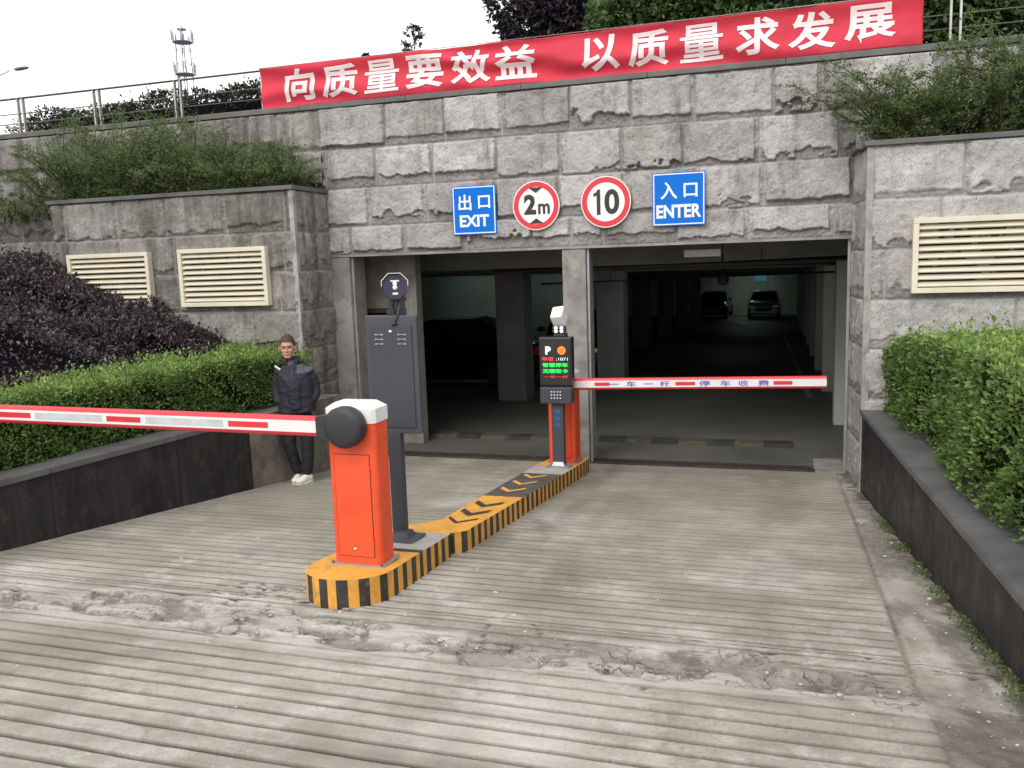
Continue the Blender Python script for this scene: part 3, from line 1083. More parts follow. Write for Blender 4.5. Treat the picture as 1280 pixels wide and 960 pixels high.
# ---------------------------------------------------------------- barrier cabinets
def barrier(loc, side, label, boom_label, L, text=False, tilt=0, marks=(), W=.148, D_=.29):
    """side -1: boom to the left, +1 to the right; loc = ground centre of the front face"""
    o = empty('barrier_cabinet', label, 'barrier', loc, group=None)
    Hb = .90
    c = .022
    plan = [(-W, c), (-W + c, 0), (W - c, 0), (W, c), (W, D_ - c), (W - c, D_), (-W + c, D_), (-W, D_ - c)]
    bm = B(); prism(bm, plan, 0, Hb, lambda a, b, w: (a, b, w)); fixn(bm)
    bmesh.ops.bevel(bm, geom=[e for e in bm.edges if abs(e.verts[0].co.z - e.verts[1].co.z) > .5], offset=.006, segments=2, affect='EDGES')
    obj('housing', bm, ORANGE, o)
    e = .006
    bm = B()
    p2 = [(a * 1.04, (b - D_ / 2) * 1.04 + D_ / 2) for a, b in plan]
    p3 = [(a * .72, (b - D_ / 2) * .72 + D_ / 2) for a, b in plan]
    v0 = [bm.verts.new((a, b, Hb - .002)) for a, b in p2]
    v1 = [bm.verts.new((a, b, Hb + .085)) for a, b in p2]
    v2 = [bm.verts.new((a, b, Hb + .118)) for a, b in p3]
    for u_, v_ in ((v0, v1), (v1, v2)):
        for i in range(8): bm.faces.new((u_[i], u_[(i + 1) % 8], v_[(i + 1) % 8], v_[i]))
    bm.faces.new(v2); bm.faces.new(v0[::-1]); fixn(bm)
    obj('lid', bm, WHITEP, o)
    bm = B(); box(bm, -W + .041, W - .041, -.0022, .0, .051, .704); obj('door_gap_shade', bm, RUB, o)  # dark sheet standing in for the shaded gap round the door
    bm = B()
    box(bm, -W + .045, W - .045, -.006, .0, .055, .70, bev=.0025)
    dr = obj('door', bm, ORANGE, o)
    bm = B()
    lathe(bm, [(0.011, 0), (.011, .006), (.004, .008), (.0001, .008)], 12, M4=Matrix.Translation((-.01, -.006, .10)) @ Matrix.Rotation(math.radians(90), 4, 'X'))
    obj('lock', bm, CHROME, dr)
    bm = B()
    box(bm, -W - .02, W + .02, -.02, D_ + .02, -.012, .004, bev=.002)
    bp = obj('base_plate', bm, GALV, o)
    for bx in (-1, 1):
        bm = B(); lathe(bm, [(.009, .004), (.009, .012), (.004, .016), (.0001, .016)], 6, M4=Matrix.Translation((bx * (W + .004), -.010, 0)))
        obj('bolt', bm, IRON, bp)
    for hz_ in (.16, .60):
        bm = B(); tube(bm, [(W - .040, -.006, hz_ - .022), (W - .040, -.006, hz_ + .022)], .005, 8)
        obj('hinge', bm, ORANGE, dr)
    # hub
    hz = .885
    bm = B()
    Mh = Matrix.Translation((.0, -.0, hz)) @ Matrix.Rotation(math.radians(90), 4, 'X')
    lathe(bm, [(.06, -.004), (.122, .01), (.128, .04), (.128, .085), (.118, .10), (.085, .108), (.0001, .108)], 40, M4=Mh)
    prism(bm, [(side * .06, -.082), (side * .175, -.066), (side * .175, .066), (side * .06, .082)], -.10, -.025, lambda a, b, w: (a, w, hz + b))
    fixn(bm)
    obj('hub_cover', bm, RUB, o, )
    # boom: rounded section, white front band, red lips
    bo = empty('barrier_boom', boom_label, 'barrier arm', (loc[0], loc[1] - .062, loc[2] + hz))
    bo.rotation_euler = (0, tilt, 0)
    prof = [(-.028, -.036), (-.028, .036), (-.022, .052), (-.008, .062), (.008, .062), (.022, .05), (.028, .03), (.028, -.03), (.022, -.05), (.008, -.062), (-.008, -.062), (-.022, -.052)]
    bm = B()
    x0, x1 = side * .14, side * L
    A = [bm.verts.new((x0, a, b)) for a, b in prof]; Bv = [bm.verts.new((x1, a, b)) for a, b in prof]
    n = len(prof)
    for i in range(n):
        f = bm.faces.new((A[i], A[(i + 1) % n], Bv[(i + 1) % n], Bv[i]))
        f.material_index = 0 if i == 0 else 1
    bm.faces.new(A).material_index = 1; bm.faces.new(Bv[::-1]).material_index = 0
    fixn(bm)
    obj('arm', bm, [BOOMW, BOOMR], bo)
    for a, b in marks:
        bm = B(); box(bm, min(side * a, side * b), max(side * a, side * b), -.0305, -.0285, -.018, .018)
        obj('red_reflector', bm, BOOMR, bo)
    if not text:
        for a, b in ((.84, 1.43), (1.78, 2.34)):
            bm = B(); box(bm, min(side * a, side * b), max(side * a, side * b), -.0300, -.0285, -.022, .022)
            obj('grey_reflector', bm, BOOMG, bo)
    if text:
        for t, a, b in (('一', .56, .66), ('车', .74, .84), ('一', .92, 1.02), ('杆', 1.09, 1.19), ('停', 1.49, 1.60), ('车', 1.70, 1.80), ('收', 1.88, 1.98), ('费', 2.07, 2.18)):
            hh = .004 if t == '一' else .029
            obj('lettering', fit(text_mesh(t, 1, .012), a, b, -hh, hh, -.0302), INK, bo)
    return o, bo
NZ = g(4.6) + IH
MK = ((.515, .80), (1.47, 1.74), (2.38, 2.9))
barrier((-2.512, 4.60, NZ + .006), -1, 'orange-red barrier cabinet with white lid and black hub on the near island end',
        'near red and white barrier arm reaching left across the exit lane', 3.05, False, math.radians(.55),
        marks=tuple(MK), W=.164, D_=.20)
FZ = g(8.95) + IH - .012
barrier((-2.30, 8.96, FZ + .006), 1, 'orange-red barrier cabinet standing behind the lit display post at the garage',
        'far red and white barrier arm with blue lettering across the entry lane', 2.72, True, math.radians(-1.1),
        marks=((.40, .56), (1.25, 1.45), (2.22, 2.40)))

# ---------------------------------------------------------------- display posts with cameras
def base_disc(bm, z):
    lathe(bm, [(.17, z), (.17, z + .012), (.10, z + .02), (.07, z + .06)], 4, M4=Matrix.Rotation(math.radians(45), 4, 'Z'), smooth=False)
# near one, seen from the back
PZ = g(5.30) + IH
nd = empty('display_post', 'tall slate grey steel cabinet on a post behind the near barrier cabinet', 'ticket machine', (-2.525, 5.30, PZ))
bm = B(); box(bm, -.080, .018, .0, .06, .02, .76, bev=.008); obj('post', bm, GREYP, nd)
bm = B(); base_disc(bm, 0); obj('base_plate', bm, GREYP2, nd)
bm = B(); box(bm, -.205, .178, .0, .05, .755, 1.570, bev=.010); obj('housing', bm, GREYP2, nd)
bm = B(); box(bm, -.17, .143, -.010, .0, .80, 1.50, bev=.003); dpn = obj('back_door', bm, GREYP, nd)
for sx in (-1, 1):
    bm = B()
    for k in range(3):
        tube(bm, [(sx * .085 - .043, -.012, 1.375 + k * .032), (sx * .085 + .017, -.012, 1.375 + k * .032)], .008, 6)
    obj('vent_slots', bm, WHITEP, dpn)
bm = B(); lathe(bm, [(.013, 0), (.013, .006), (.0001, .008)], 14, M4=Matrix.Translation((-.013, -.010, 1.46)) @ Matrix.Rotation(math.radians(90), 4, 'X')); obj('lock', bm, CHROME, dpn)

cc = empty('security_camera', 'dark camera with an octagonal white hood on top of the slate grey cabinet', 'camera', (-2.505, 5.33, PZ + 1.57), rz=math.radians(25))
bm = B()
octo = lambda r, ry: [(r * math.cos(math.radians(22.5 + 45 * k)), ry * math.sin(math.radians(22.5 + 45 * k))) for k in range(8)]
prism(bm, octo(.090, .095), -.035, .12, lambda a, b, w: (a * (1 - .1 * w), w, .205 + b - .12 * w)); fixn(bm)
obj('body', bm, simple('camera violet black', (.035, .033, .07), .35), cc)
bm = B()
hood = [(-.100, .0), (-.100, .04), (-.046, .096), (.046, .096), (.100, .04), (.100, .0), (.0955, .0), (.0955, .038), (.044, .0915), (-.044, .0915), (-.0955, .038), (-.0955, .0)]
prism(bm, hood, -.06, .10, lambda a, b, w: (a, w, .215 + b - .10 * w)); fixn(bm)
obj('hood', bm, WHITEP, cc)
bm = B()
box(bm, -.030, .034, -.0365, -.033, .252, .263, bev=.001)
box(bm, -.014, .016, -.0365, -.033, .226, .252, bev=.003)
lathe(bm, [(.0001, .0), (.019, .0), (.017, .008), (.0001, .008)], 16, M4=Matrix.Translation((.002, -.032, .208)) @ Matrix.Rotation(math.radians(90), 4, 'X'))
box(bm, -.018, .022, -.0365, -.033, .155, .170, bev=.001)
obj('lens_plate', bm, SWHITE, cc)
bm = B()
tube(bm, [(-.015, .02, 0), (-.015, .03, .12)], .03, 12)
box(bm, -.07, .08, .0, .09, .0, .035, bev=.004)
box(bm, -.05, .07, .0, .10, .03, .16, bev=.012)
tube(bm, [(.03, .03, .03), (.06, .05, .13)], .028, 10)
obj('bracket', bm, RUB, cc)
bm = B()
tube(bm, [(0.02, -.02, .12), (.03, -.035, .07), (.015, -.04, .02), (-.0, -.045, -.02), (-.02, -.045, -.05), (-.03, -.04, -.075), (-.02, -.02, -.07)], .009, 8)
lathe(bm, [(.0001, -.014), (.018, -.008), (.018, .008), (.0001, .014)], 12, M4=Matrix.Translation((-.02, -.045, -.06)))
obj('cable', bm, RUB, cc)
cc.scale = (.9, .9, .9)

# far one, lit display
PZ2 = g(8.62) + IH - .012
fd = empty('display_post', 'slim black post with a lit red and green parking display and keypad', 'ticket machine', (-2.265, 8.66, PZ2))
bm = B(); box(bm, -.065, .065, 0.0, .09, .02, .72, bev=.01); obj('post', bm, GREYP, fd)
bm = B(); base_disc(bm, 0)
for v in bm.verts: v.co.y += .05
obj('base_plate', bm, GALV, fd)
bm = B(); box(bm, -.175, .175, -.02, .11, .88, 1.395, bev=.012); obj('display_housing', bm, DARKP, fd)
bm = B(); box(bm, -.17, .17, -.05, .10, .695, .872, bev=.015); kp = obj('keypad_housing', bm, GREYP, fd)
bm = B()
for a in range(4):
    for b in range(3):
        lathe(bm, [(.010, 0), (.010, .004), (.0001, .006)], 8, M4=Matrix.Translation((-.045 + a * .032, -.050, .755 + b * .033)) @ Matrix.Rotation(math.radians(90), 4, 'X'))
obj('keys', bm, CHROME, kp)
bm = B(); box(bm, -.155, .155, -.024, -.019, .90, 1.335); scn = obj('screen', bm, SBLACK, fd)
Yt = -.0262
def led(t, a, b, c, d, m, off=.02, name='led_text'):
    obj(name, fit(text_mesh(t, 1, off), a, b, c, d, Yt), m, scn)
led('P', -.105, -.045, 1.215, 1.30, LEDW, .05)
bm = B(); disc(bm, .044, Yt - .001, Yt + .001, 28)
for v in bm.verts: v.co.x += .07; v.co.z += 1.258
obj('orange_light', bm, LEDO, scn)
bm = B(); disc(bm, .02, Yt - .003, Yt - .0012, 20, r_in=.014)
for v in bm.verts: v.co.x += .07; v.co.z += 1.258
obj('ring_mark', bm, LEDR, scn)
led('车位', -.145, -.015, 1.15, 1.19, LEDR, .03)
led(':1071', .01, .135, 1.152, 1.182, LEDW, .0)
led('智慧停车', -.14, .135, 1.083, 1.127, LEDG, .03)
led('无需取卡', -.14, .135, 1.018, 1.062, LEDG, .03)
led('一车一杆', -.13, .135, .965, .995, LEDR, .0)
for k, ch in enumerate('停车场'):
    z = .605 - k * .072
    obj('lettering', fit(text_mesh(ch, 1, .015), -.032, .032, z - .025, z + .025, -.0015), INK, fd)
wc = empty('security_camera', 'small white camera with round lamps on top of the lit display', 'camera', (-2.23, 8.70, PZ2 + 1.395))
bm = B()
Mt = Matrix.Translation((-.015, .06, .19)) @ Matrix.Rotation(math.radians(38), 4, 'X') @ Matrix.Rotation(math.radians(-8), 4, 'Y')
box(bm, -.065, .065, -.07, .10, -.07, .085, bev=.018, M4=None)
for v in bm.verts: v.co = Mt @ v.co
obj('housing', bm, WHITEP, wc)
bm = B(); tube(bm, [(.0, .04, .0), (0, .04, .09)], .03, 12); box(bm, -.06, .07, -.02, .09, 0, .035, bev=.008); obj('bracket', bm, RUB, wc)
bm = B(); box(bm, -.068, .075, -.035, .02, .045, .115, bev=.012); lf = obj('lamp_panel', bm, RUB, wc)
for sx in (-1, 1):
    for sz in (0, 1):
        bm = B(); lathe(bm, [(.019, 0), (.017, .012), (.0001, .016)], 16, M4=Matrix.Translation((.003 + sx * .03, -.036, .062 + sz * .034)) @ Matrix.Rotation(math.radians(90), 4, 'X'))
        obj('lamp', bm, LAMPW, lf)

# ---------------------------------------------------------------- drain grates, speed humps, floor line
def grate(x0, x1, label):
    o = empty('drain_grate', label, 'drain grate', ((x0 + x1) / 2, 9.98, 0.004), group='drain grates across the garage entrance')
    W = (x1 - x0) / 2
    bm = B(); box(bm, -W, W, -.10, -.085, 0, .014); box(bm, -W, W, .085, .10, 0, .014); box(bm, -W, W, -.08, .08, -.003, .001, mi=1)
    n = int(2 * W / .05)
    for k in range(n):
        x = -W + (k + .5) * 2 * W / n
        Mt = Matrix.Translation((x, 0, 0)) @ Matrix.Rotation(math.radians(28), 4, 'Z')
        box(bm, -.008, .008, -.10, .10, .002, .016, M4=Mt)
    return obj('grate_bars', bm, [IRON, BLACKIN], o)
grate(-2.17, .34, 'iron drain grate across the entry lane')
grate(-5.2, -2.49, 'iron drain grate across the exit lane')
YW = simple('worn yellow hump', (.11, .10, .065), .7, var=.35, dirt=((.06, .057, .05), .5))
def hump(x0, x1, y, label):
    o = empty('speed_hump', label, 'speed hump', ((x0 + x1) / 2, y, gz(y)))
    n = int((x1 - x0) / .33)
    bm = B()
    for k in range(n):
        a = x0 + (x1 - x0) * k / n - (x0 + x1) / 2; b = a + (x1 - x0) / n
        prism(bm, [(-.18, 0), (-.10, .04), (.10, .04), (.18, 0)], a, b, lambda p, q, w: (w, p, q), k % 2)
    bmesh.ops.remove_doubles(bm, verts=bm.verts, dist=1e-4)
    inner = [f for f in bm.faces if abs(f.normal.x) > .9 and -(x1 - x0) / 2 + .02 < f.calc_center_median().x < (x1 - x0) / 2 - .02]
    bmesh.ops.delete(bm, geom=inner, context='FACES_ONLY')
    fixn(bm); obj('hump_blocks', bm, [BBLK, YW], o)
hump(-2.35, .14, 11.25, 'worn black and yellow speed hump just inside the entry lane')
hump(-5.1, -2.55, 11.2, 'worn black and yellow speed hump just inside the exit lane')
bm = B()
pts = [(.60, 9.9), (.40, 17.0), (.2, 26), (.0, 34)]
for (xa, ya), (xb, yb) in zip(pts[:-1], pts[1:]):
    bm.faces.new([bm.verts.new(p) for p in ((xa, ya, gz(ya) + .003), (xa + .10, ya, gz(ya) + .003), (xb + .10, yb, gz(yb) + .003), (xb, yb, gz(yb) + .003))])
tag(obj('lane_line', bm, simple('dull floor line', (.36, .36, .34), .7, var=.3)), kind='structure')
bm = B(); box(bm, .36, .68, 9.86, 10.5, 0, .012); 
tag(obj('threshold_slab', bm, CONC), kind='structure')

# ---------------------------------------------------------------- garage interior
gar = empty('parking_garage', 'dim underground garage interior seen through the two openings', 'garage', (0, 10.3, 0))
gar.location = (0, 0, 0)
def cz(y): return 2.62 - GS * max(0, y - 11)
bm = B()
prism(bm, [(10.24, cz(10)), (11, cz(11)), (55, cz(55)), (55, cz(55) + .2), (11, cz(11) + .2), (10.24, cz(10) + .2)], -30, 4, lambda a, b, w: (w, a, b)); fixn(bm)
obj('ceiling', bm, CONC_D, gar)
bm = B(); box(bm, -30, 4, 54, 54.3, -2.5, 2.0); obj('far_wall', bm, PLASTER, gar)
bm = B(); box(bm, 1.05, 1.3, 10.24, 54, -2.5, 2.9); obj('side_wall', bm, PLASTER, gar)
bm = B(); box(bm, -30.2, -30, 10.24, 54, -2.5, 2.9); obj('side_wall', bm, CONC_D, gar)
bm = B(); box(bm, -14.5, -4.35, 22, 22.25, -.6, 2.6); box(bm, -14.5, -14.2, 10.3, 22, -.6, 2.6); obj('inner_wall', bm, PLASTER, gar)
for y in (13.2, 17.1, 21, 25, 29, 33, 37, 41, 45, 49):
    bm = B(); box(bm, .72, 1.05, y - .2, y + .2, -2, cz(y) + .02); obj('column', bm, PLASTER, gar)
for (x, y) in ((-4.75, 15.2), (-3.25, 17.0), (-4.3, 22.05), (-4.4, 28), (-4.4, 34), (-4.4, 40), (-4.4, 46), (-9.6, 28), (-9.6, 34), (-9.6, 40), (-9.6, 46)):
    bm = B(); box(bm, x - .27, x + .27, y - .27, y + .27, gz(y) - .02, cz(y) + .02, bev=.01); obj('column', bm, CONC_D, gar)
for y in (12.2, 15.2, 19, 23.5, 28, 34, 40, 46, 51):
    bm = B(); box(bm, -29.9, 1.04, y - .2, y + .2, cz(y) - .26, cz(y) + .02); obj('beam', bm, CONC_D, gar)
# stub wall just inside the exit lane
bm = B()
box(bm, -5.9, -4.68, 10.62, 10.8, 1.86, 2.60); box(bm, -4.84, -4.68, 10.62, 10.8, 0, 1.86); box(bm, -5.9, -4.84, 10.62, 10.8, 0, .9)
obj('stub_wall', bm, CONC, gar)
bm = B(); box(bm, -5.9, -4.84, 10.66, 10.7, .9, 1.80); obj('window_pane', bm, GLASS, gar)
bm = B(); box(bm, -5.9, -4.84, 10.60, 10.76, 1.80, 1.858); obj('window_head', bm, simple('brown timber', (.08, .045, .035), .6), gar)

def pipe(pts, r, m, label):
    bm = B(); tube(bm, pts, r, 10)
    for i in range(len(pts) - 1):
        a, b = Vector(pts[i]), Vector(pts[i + 1])
        n = max(1, int((b - a).length / 2.2))
        for k in range(n):
            p = a.lerp(b, (k + .5) / n)
            tube(bm, [p, p + Vector((0, 0, .16))], .008, 5)
    tag(obj('service_pipe', bm, m), label, 'pipe', 'service pipes under the garage ceiling')
PR = simple('sprinkler pipe paint', (.10, .03, .04), .4)
PW = simple('pale pipe paint', (.34, .33, .36), .4)
pipe([(-3.9, 11.5, 2.30), (.95, 11.5, 2.34)], .035, PR, 'dark red pipe crossing just inside the openings')
pipe([(-3.0, 13.2, 2.24), (.95, 13.2, 2.24)], .03, PW, 'pale pipe crossing in front of the hanging lamp')
pipe([(-4.0, 14.4, 2.02), (.9, 14.4, 2.10)], .02, PR, 'thin dark red pipe crossing deeper over the entry lane')
for k in range(3):
    pipe([(-4.3, 12.6, 2.42 - k * .07), (-2.4, 12.6, 2.42 - k * .07)], .018, PW, ['uppermost of three short pale pipes left of the middle pillar', 'middle of three short pale pipes left of the middle pillar', 'lowest of three short pale pipes left of the middle pillar'][k])
def tubelight(x, y, z, label, L=1.2, rot=0, tm=None):
    o = empty('tube_light', label, 'ceiling light', (x, y, z), rot, 'tube lights under the garage ceiling')
    bm = B(); box(bm, -L / 2, L / 2, -.05, .05, .03, .07, bev=.004); obj('batten', bm, WHITEP, o)
    bm = B(); tube(bm, [(-L / 2 + .03, 0, .012), (L / 2 - .03, 0, .012)], .014, 8); obj('tube', bm, tm or TUBEW, o)
    bm = B(); tube(bm, [(-L / 3, 0, .07), (-L / 3, 0, .4)], .004, 5); tube(bm, [(L / 3, 0, .07), (L / 3, 0, .4)], .004, 5); obj('rod', bm, RUB, o)
tubelight(-1.9, 51.9, 1.17, 'tube light before the far wall above the pale car')
tubelight(-7.6, 20.9, 2.17, 'tube light by the inner wall above the black car', tm=TUBED)
tubelight(-5.4, 21.2, 2.17, 'tube light by the inner wall beside the middle pillar', .5, tm=TUBED)
tubelight(-1.6, 15.55, 2.27, 'added unseen tube light behind the second beam, brightening the entry lane', 1.2, tm=TUBEW)  # this tube and the next two are added, unseen, to brighten the aisle
tubelight(-1.5, 28.5, 1.92, 'added unseen tube light behind a middle beam, brightening the entry lane', 1.0, tm=TUBED)
tubelight(-1.5, 40.5, 1.55, 'added unseen tube light behind a far beam, brightening the entry lane', 1.0, tm=TUBED)
bm = B(); box(bm, -.28, .28, -.02, .02, -.13, .13, bev=.004)
hs = empty('hanging_sign', 'small dim blue sign hanging far inside over the pale car', 'sign', (-1.10, 46.5, 1.09))
obj('sign_board', bm, SIGNG, hs)
bm = B(); tube(bm, [(-.2, 0, .13), (-.2, 0, .5)], .008, 5); tube(bm, [(.2, 0, .13), (.2, 0, .5)], .008, 5); obj('rod', bm, RUB, hs)
sg2 = empty('junction_box', 'dark lamp housing hanging from the pipe above the entry lane', 'lamp housing', (-.85, 13.2, 2.02))
bm = B(); lathe(bm, [(.0001, -.05), (.07, -.03), (.09, .05), (.03, .10), (.03, .2)], 14); obj('shade', bm, RUB, sg2)
pb = empty('ceiling_lamp', 'short pale lamp box under the lintel inside the entry lane', 'ceiling light', (-.95, 10.9, 2.41))
bm = B(); box(bm, -.22, .22, -.06, .06, 0, .09, bev=.01); obj('lamp_box', bm, WHITEP, pb)
bm = B(); tube(bm, [(.24, 0, .19), (.24, 0, -.06)], .015, 8); obj('rod', bm, RUB, pb)


# ---------------------------------------------------------------- cars in the garage
def make_car(paint, label, loc, rz, lights=LAMPW):
    o = empty('parked_car', label, 'car', loc, rz)
    Lc, Wc = 4.3, .86
    st = [(-2.15, .32, .62, .70), (-2.05, .22, .80, .82), (-1.4, .20, .93, .86), (-.9, .20, .97, .86), (.6, .20, .96, .86), (1.5, .22, .98, .85), (2.0, .26, .92, .80), (2.15, .36, .75, .72)]
    bm = B()
    rings = []
    for x, zb, zt, hw in st:
        pr_ = [(-hw, zb + .08), (-hw * .98, (zb + zt) / 2 + .08), (-hw * .90, zt - .03), (-hw * .7, zt), (hw * .7, zt), (hw * .90, zt - .03), (hw * .98, (zb + zt) / 2 + .08), (hw, zb + .08), (hw * .85, zb), (-hw * .85, zb)]
        rings.append([bm.verts.new((x, a, b)) for a, b in pr_])
    n = 10
    for i in range(len(rings) - 1):
        for k in range(n):
            f = bm.faces.new((rings[i][k], rings[i][(k + 1) % n], rings[i + 1][(k + 1) % n], rings[i + 1][k])); f.smooth = True
    bm.faces.new(rings[0]); bm.faces.new(rings[-1][::-1]); fixn(bm)
    body = obj('body', bm, paint, o)
    bm = B()
    cab = [(-1.05, .95, .74), (-.35, 1.40, .60), (.75, 1.43, .59), (1.65, .98, .70)]
    rr = []
    for x, zt, hw in cab:
        rr.append([bm.verts.new((x, -.77, .93)), bm.verts.new((x, -hw, zt)), bm.verts.new((x, -hw * .7, zt + .03)), bm.verts.new((x, hw * .7, zt + .03)), bm.verts.new((x, hw, zt)), bm.verts.new((x, .77, .93))])
    for i in range(3):
        for k in range(5):
            f = bm.faces.new((rr[i][k], rr[i][k + 1], rr[i + 1][k + 1], rr[i + 1][k]))
    fixn(bm)
    obj('roof', bm, paint, body)
    def glass(pts, off):
        bm = B(); vs = [bm.verts.new(Vector(p) + Vector(off)) for p in pts]; bm.faces.new(vs)
        r = bmesh.ops.extrude_face_region(bm, geom=bm.faces[:])
        for v in [e for e in r['geom'] if isinstance(e, bmesh.types.BMVert)]: v.co += Vector(off) * .5
        fixn(bm); obj('window', bm, GLASS, o)
    glass([(-1.0, -.66, 1.0), (-.42, -.53, 1.36), (-.42, .53, 1.36), (-1.0, .66, 1.0)], (-.012, 0, .012))
    glass([(1.58, -.62, 1.04), (.84, -.52, 1.40), (.84, .52, 1.40), (1.58, .62, 1.04)], (.012, 0, .012))
    for s in (-1, 1):
        glass([(-.85, s * .765, .99), (-.33, s * .62, 1.35), (.15, s * .615, 1.37), (.15, s * .76, .99)], (0, s * .012, .004))
        glass([(.22, s * .76, .99), (.22, s * .615, 1.37), (.75, s * .61, 1.37), (1.3, s * .74, 1.0)], (0, s * .012, .004))
    for x in (-1.35, 1.35):
        for s in (-1, 1):
            wl = empty('wheel', None, None, (x, s * .76, .31)); wl.parent = o
            Mt = Matrix.Rotation(math.radians(90), 4, 'X')
            bm = B(); lathe(bm, [(.19, -.1), (.30, -.1), (.32, -.07), (.32, .07), (.30, .1), (.19, .1)], 24, M4=Mt); obj('tyre', bm, TYRE, wl)
            bm = B(); lathe(bm, [(.0001, -.09), (.06, -.085), (.19, -.07), (.19, .07), (.06, .085), (.0001, .09)], 12, M4=Mt); obj('rim', bm, CHROME, wl)
    for s in (-1, 1):
        bm = B(); box(bm, -2.14, -2.0, s * .62 - .15, s * .62 + .15, .60, .74, bev=.03); obj('headlight', bm, CHROME, o)
        bm = B(); box(bm, 2.02, 2.15, s * .62 - .13, s * .62 + .13, .70, .86, bev=.02); obj('tail_light', bm, SRED, o)
        bm = B(); box(bm, -.78, -.62, s * .93 - .09, s * .93 + .09, .98, 1.09, bev=.03); obj('mirror', bm, paint, o)
    bm = B(); box(bm, -2.18, -2.15, -.45, .45, .42, .60, bev=.01); obj('grille', bm, SBLACK, o)
    bm = B(); box(bm, -2.20, -2.181, -.22, .22, .44, .54, bev=.003); obj('number_plate', bm, SBLUE, o)
    return o
PBK = simple('black car paint', (.008, .008, .012), .12, var=.1, spec=.7)
PGR = simple('pale green car paint', (.50, .58, .52), .3, .3, var=.05)
PDK = simple('dark grey car paint', (.02, .022, .026), .2, .2)
def rzf(x): return math.radians(x)
make_car(PBK, 'black saloon parked side-on inside the exit lane behind the slate cabinet', (-6.9, 17.3, gz(17.3)), rzf(4))
make_car(PBK, 'black car between the concrete column and the middle pillar', (-4.55, 20.2, gz(18)), rzf(95))
make_car(PGR, 'pale car facing out at the far end of the garage under the small blue sign', (-.98, 50.2, gz(48)), rzf(90))
make_car(PDK, 'dark car facing out beside the pale car at the far end', (-3.7, 50.2, gz(48)), rzf(88))
make_car(PDK, 'dark car nose-out beyond the first column of the entry lane', (-6.3, 30.5, gz(28)), rzf(100))
#PART2

# ---------------------------------------------------------------- vegetation
def hedge(name, label, path, width, z0, z1, n, size, mats, seed, core, lump=.07, cat='hedge', topfn=None, young=.35):
    """box hedge along a plan polyline (front face on the path, depth to the left of travel)"""
    rg = np.random.RandomState(seed)
    seg = [(np.array(a), np.array(b)) for a, b in zip(path[:-1], path[1:])]
    Ls = np.array([np.linalg.norm(b - a) for a, b in seg]); cum = np.concatenate([[0], np.cumsum(Ls)]); LT = cum[-1]
    def P(s, w):
        k = np.clip(np.searchsorted(cum, s, 'right') - 1, 0, len(seg) - 1)
        A = np.array([x[0] for x in seg])[k]; Bn = np.array([x[1] for x in seg])[k]
        d = (Bn - A) / Ls[k][:, None]
        nrm = np.stack([-d[:, 1], d[:, 0]], 1)
        return A + d * (s - cum[k])[:, None] + nrm * w[:, None], nrm, d
    H_ = z1 - z0
    wf, wt, we = H_ * LT, width * LT, H_ * width
    tot = wf * 1.0 + wt + 2 * we
    N = np.array([wf, wt, we, we]) / tot * n
    N = N.astype(int)
    pts = []; nr = []; top = []
    for kind in range(4):
        m = N[kind]
        s = rg.rand(m) * LT; ww = rg.rand(m) * width; zz = z0 + rg.rand(m) * H_
        inset = np.abs(rg.normal(0, .05, m))
        if kind == 0: ww = inset * 1.0 - .0
        elif kind == 1: zz = z1 - inset
        elif kind == 2: s = inset
        else: s = LT - inset
        q, nm, d = P(s, ww)
        h = topfn(s / LT) if topfn else np.ones(m)
        zz = z0 + (zz - z0) * h
        p = np.column_stack([q, zz])
        nv = [np.column_stack([-nm * 1.0, .5 * np.ones(m)]), np.column_stack([nm * 0, np.ones(m)]), np.column_stack([-d, .4 * np.ones(m)]), np.column_stack([d, .4 * np.ones(m)])][kind]
        # rounded upper shoulder
        lv = (fb3(p, 1.9) - .5) * lump * 2.6 + (fb3(p + 9, 5.0) - .5) * lump * 1.6
        p = p + nv * lv[:, None]
        sprig = (rg.rand(m) < .07) * rg.rand(m) ** 1.5 * .11
        p[:, 2] += sprig * (kind == 1); p = p + nv * (sprig * .45)[:, None]
        dens = fb3(p + 3, 3.2)
        keep = rg.rand(m) < np.clip(.35 + (dens - .35) * 2.6, .25, 1)
        pts.append(p[keep]); nr.append(nv[keep]); top.append(((kind == 1) * .75 + .25 * ((zz - z0) / H_ > .8) + rg.rand(m) * .35)[keep])
    pts = np.concatenate(pts); nr = np.concatenate(nr); top = np.concatenate(top)
    mi = (top * (.6 + .9 * fb3(pts + 21, 2.5)) > 1 - young).astype(int)
    me = leaves_mesh(name, pts, nr, size, .52, .75, seed, matidx=mi)
    o = obj(name, me, mats)
    tag(o, label, cat)
    # inner twig mass
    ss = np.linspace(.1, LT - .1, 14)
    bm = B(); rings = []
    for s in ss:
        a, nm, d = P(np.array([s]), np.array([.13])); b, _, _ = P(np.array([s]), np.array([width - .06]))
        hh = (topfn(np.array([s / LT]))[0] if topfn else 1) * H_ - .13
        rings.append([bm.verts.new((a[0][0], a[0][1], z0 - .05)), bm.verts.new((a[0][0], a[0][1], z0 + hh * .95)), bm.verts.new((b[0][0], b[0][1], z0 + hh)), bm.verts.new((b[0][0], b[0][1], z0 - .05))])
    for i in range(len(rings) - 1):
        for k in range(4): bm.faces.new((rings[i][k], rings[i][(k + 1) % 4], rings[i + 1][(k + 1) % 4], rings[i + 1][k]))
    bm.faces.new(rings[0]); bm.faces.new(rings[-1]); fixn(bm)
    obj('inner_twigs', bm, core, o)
    return o


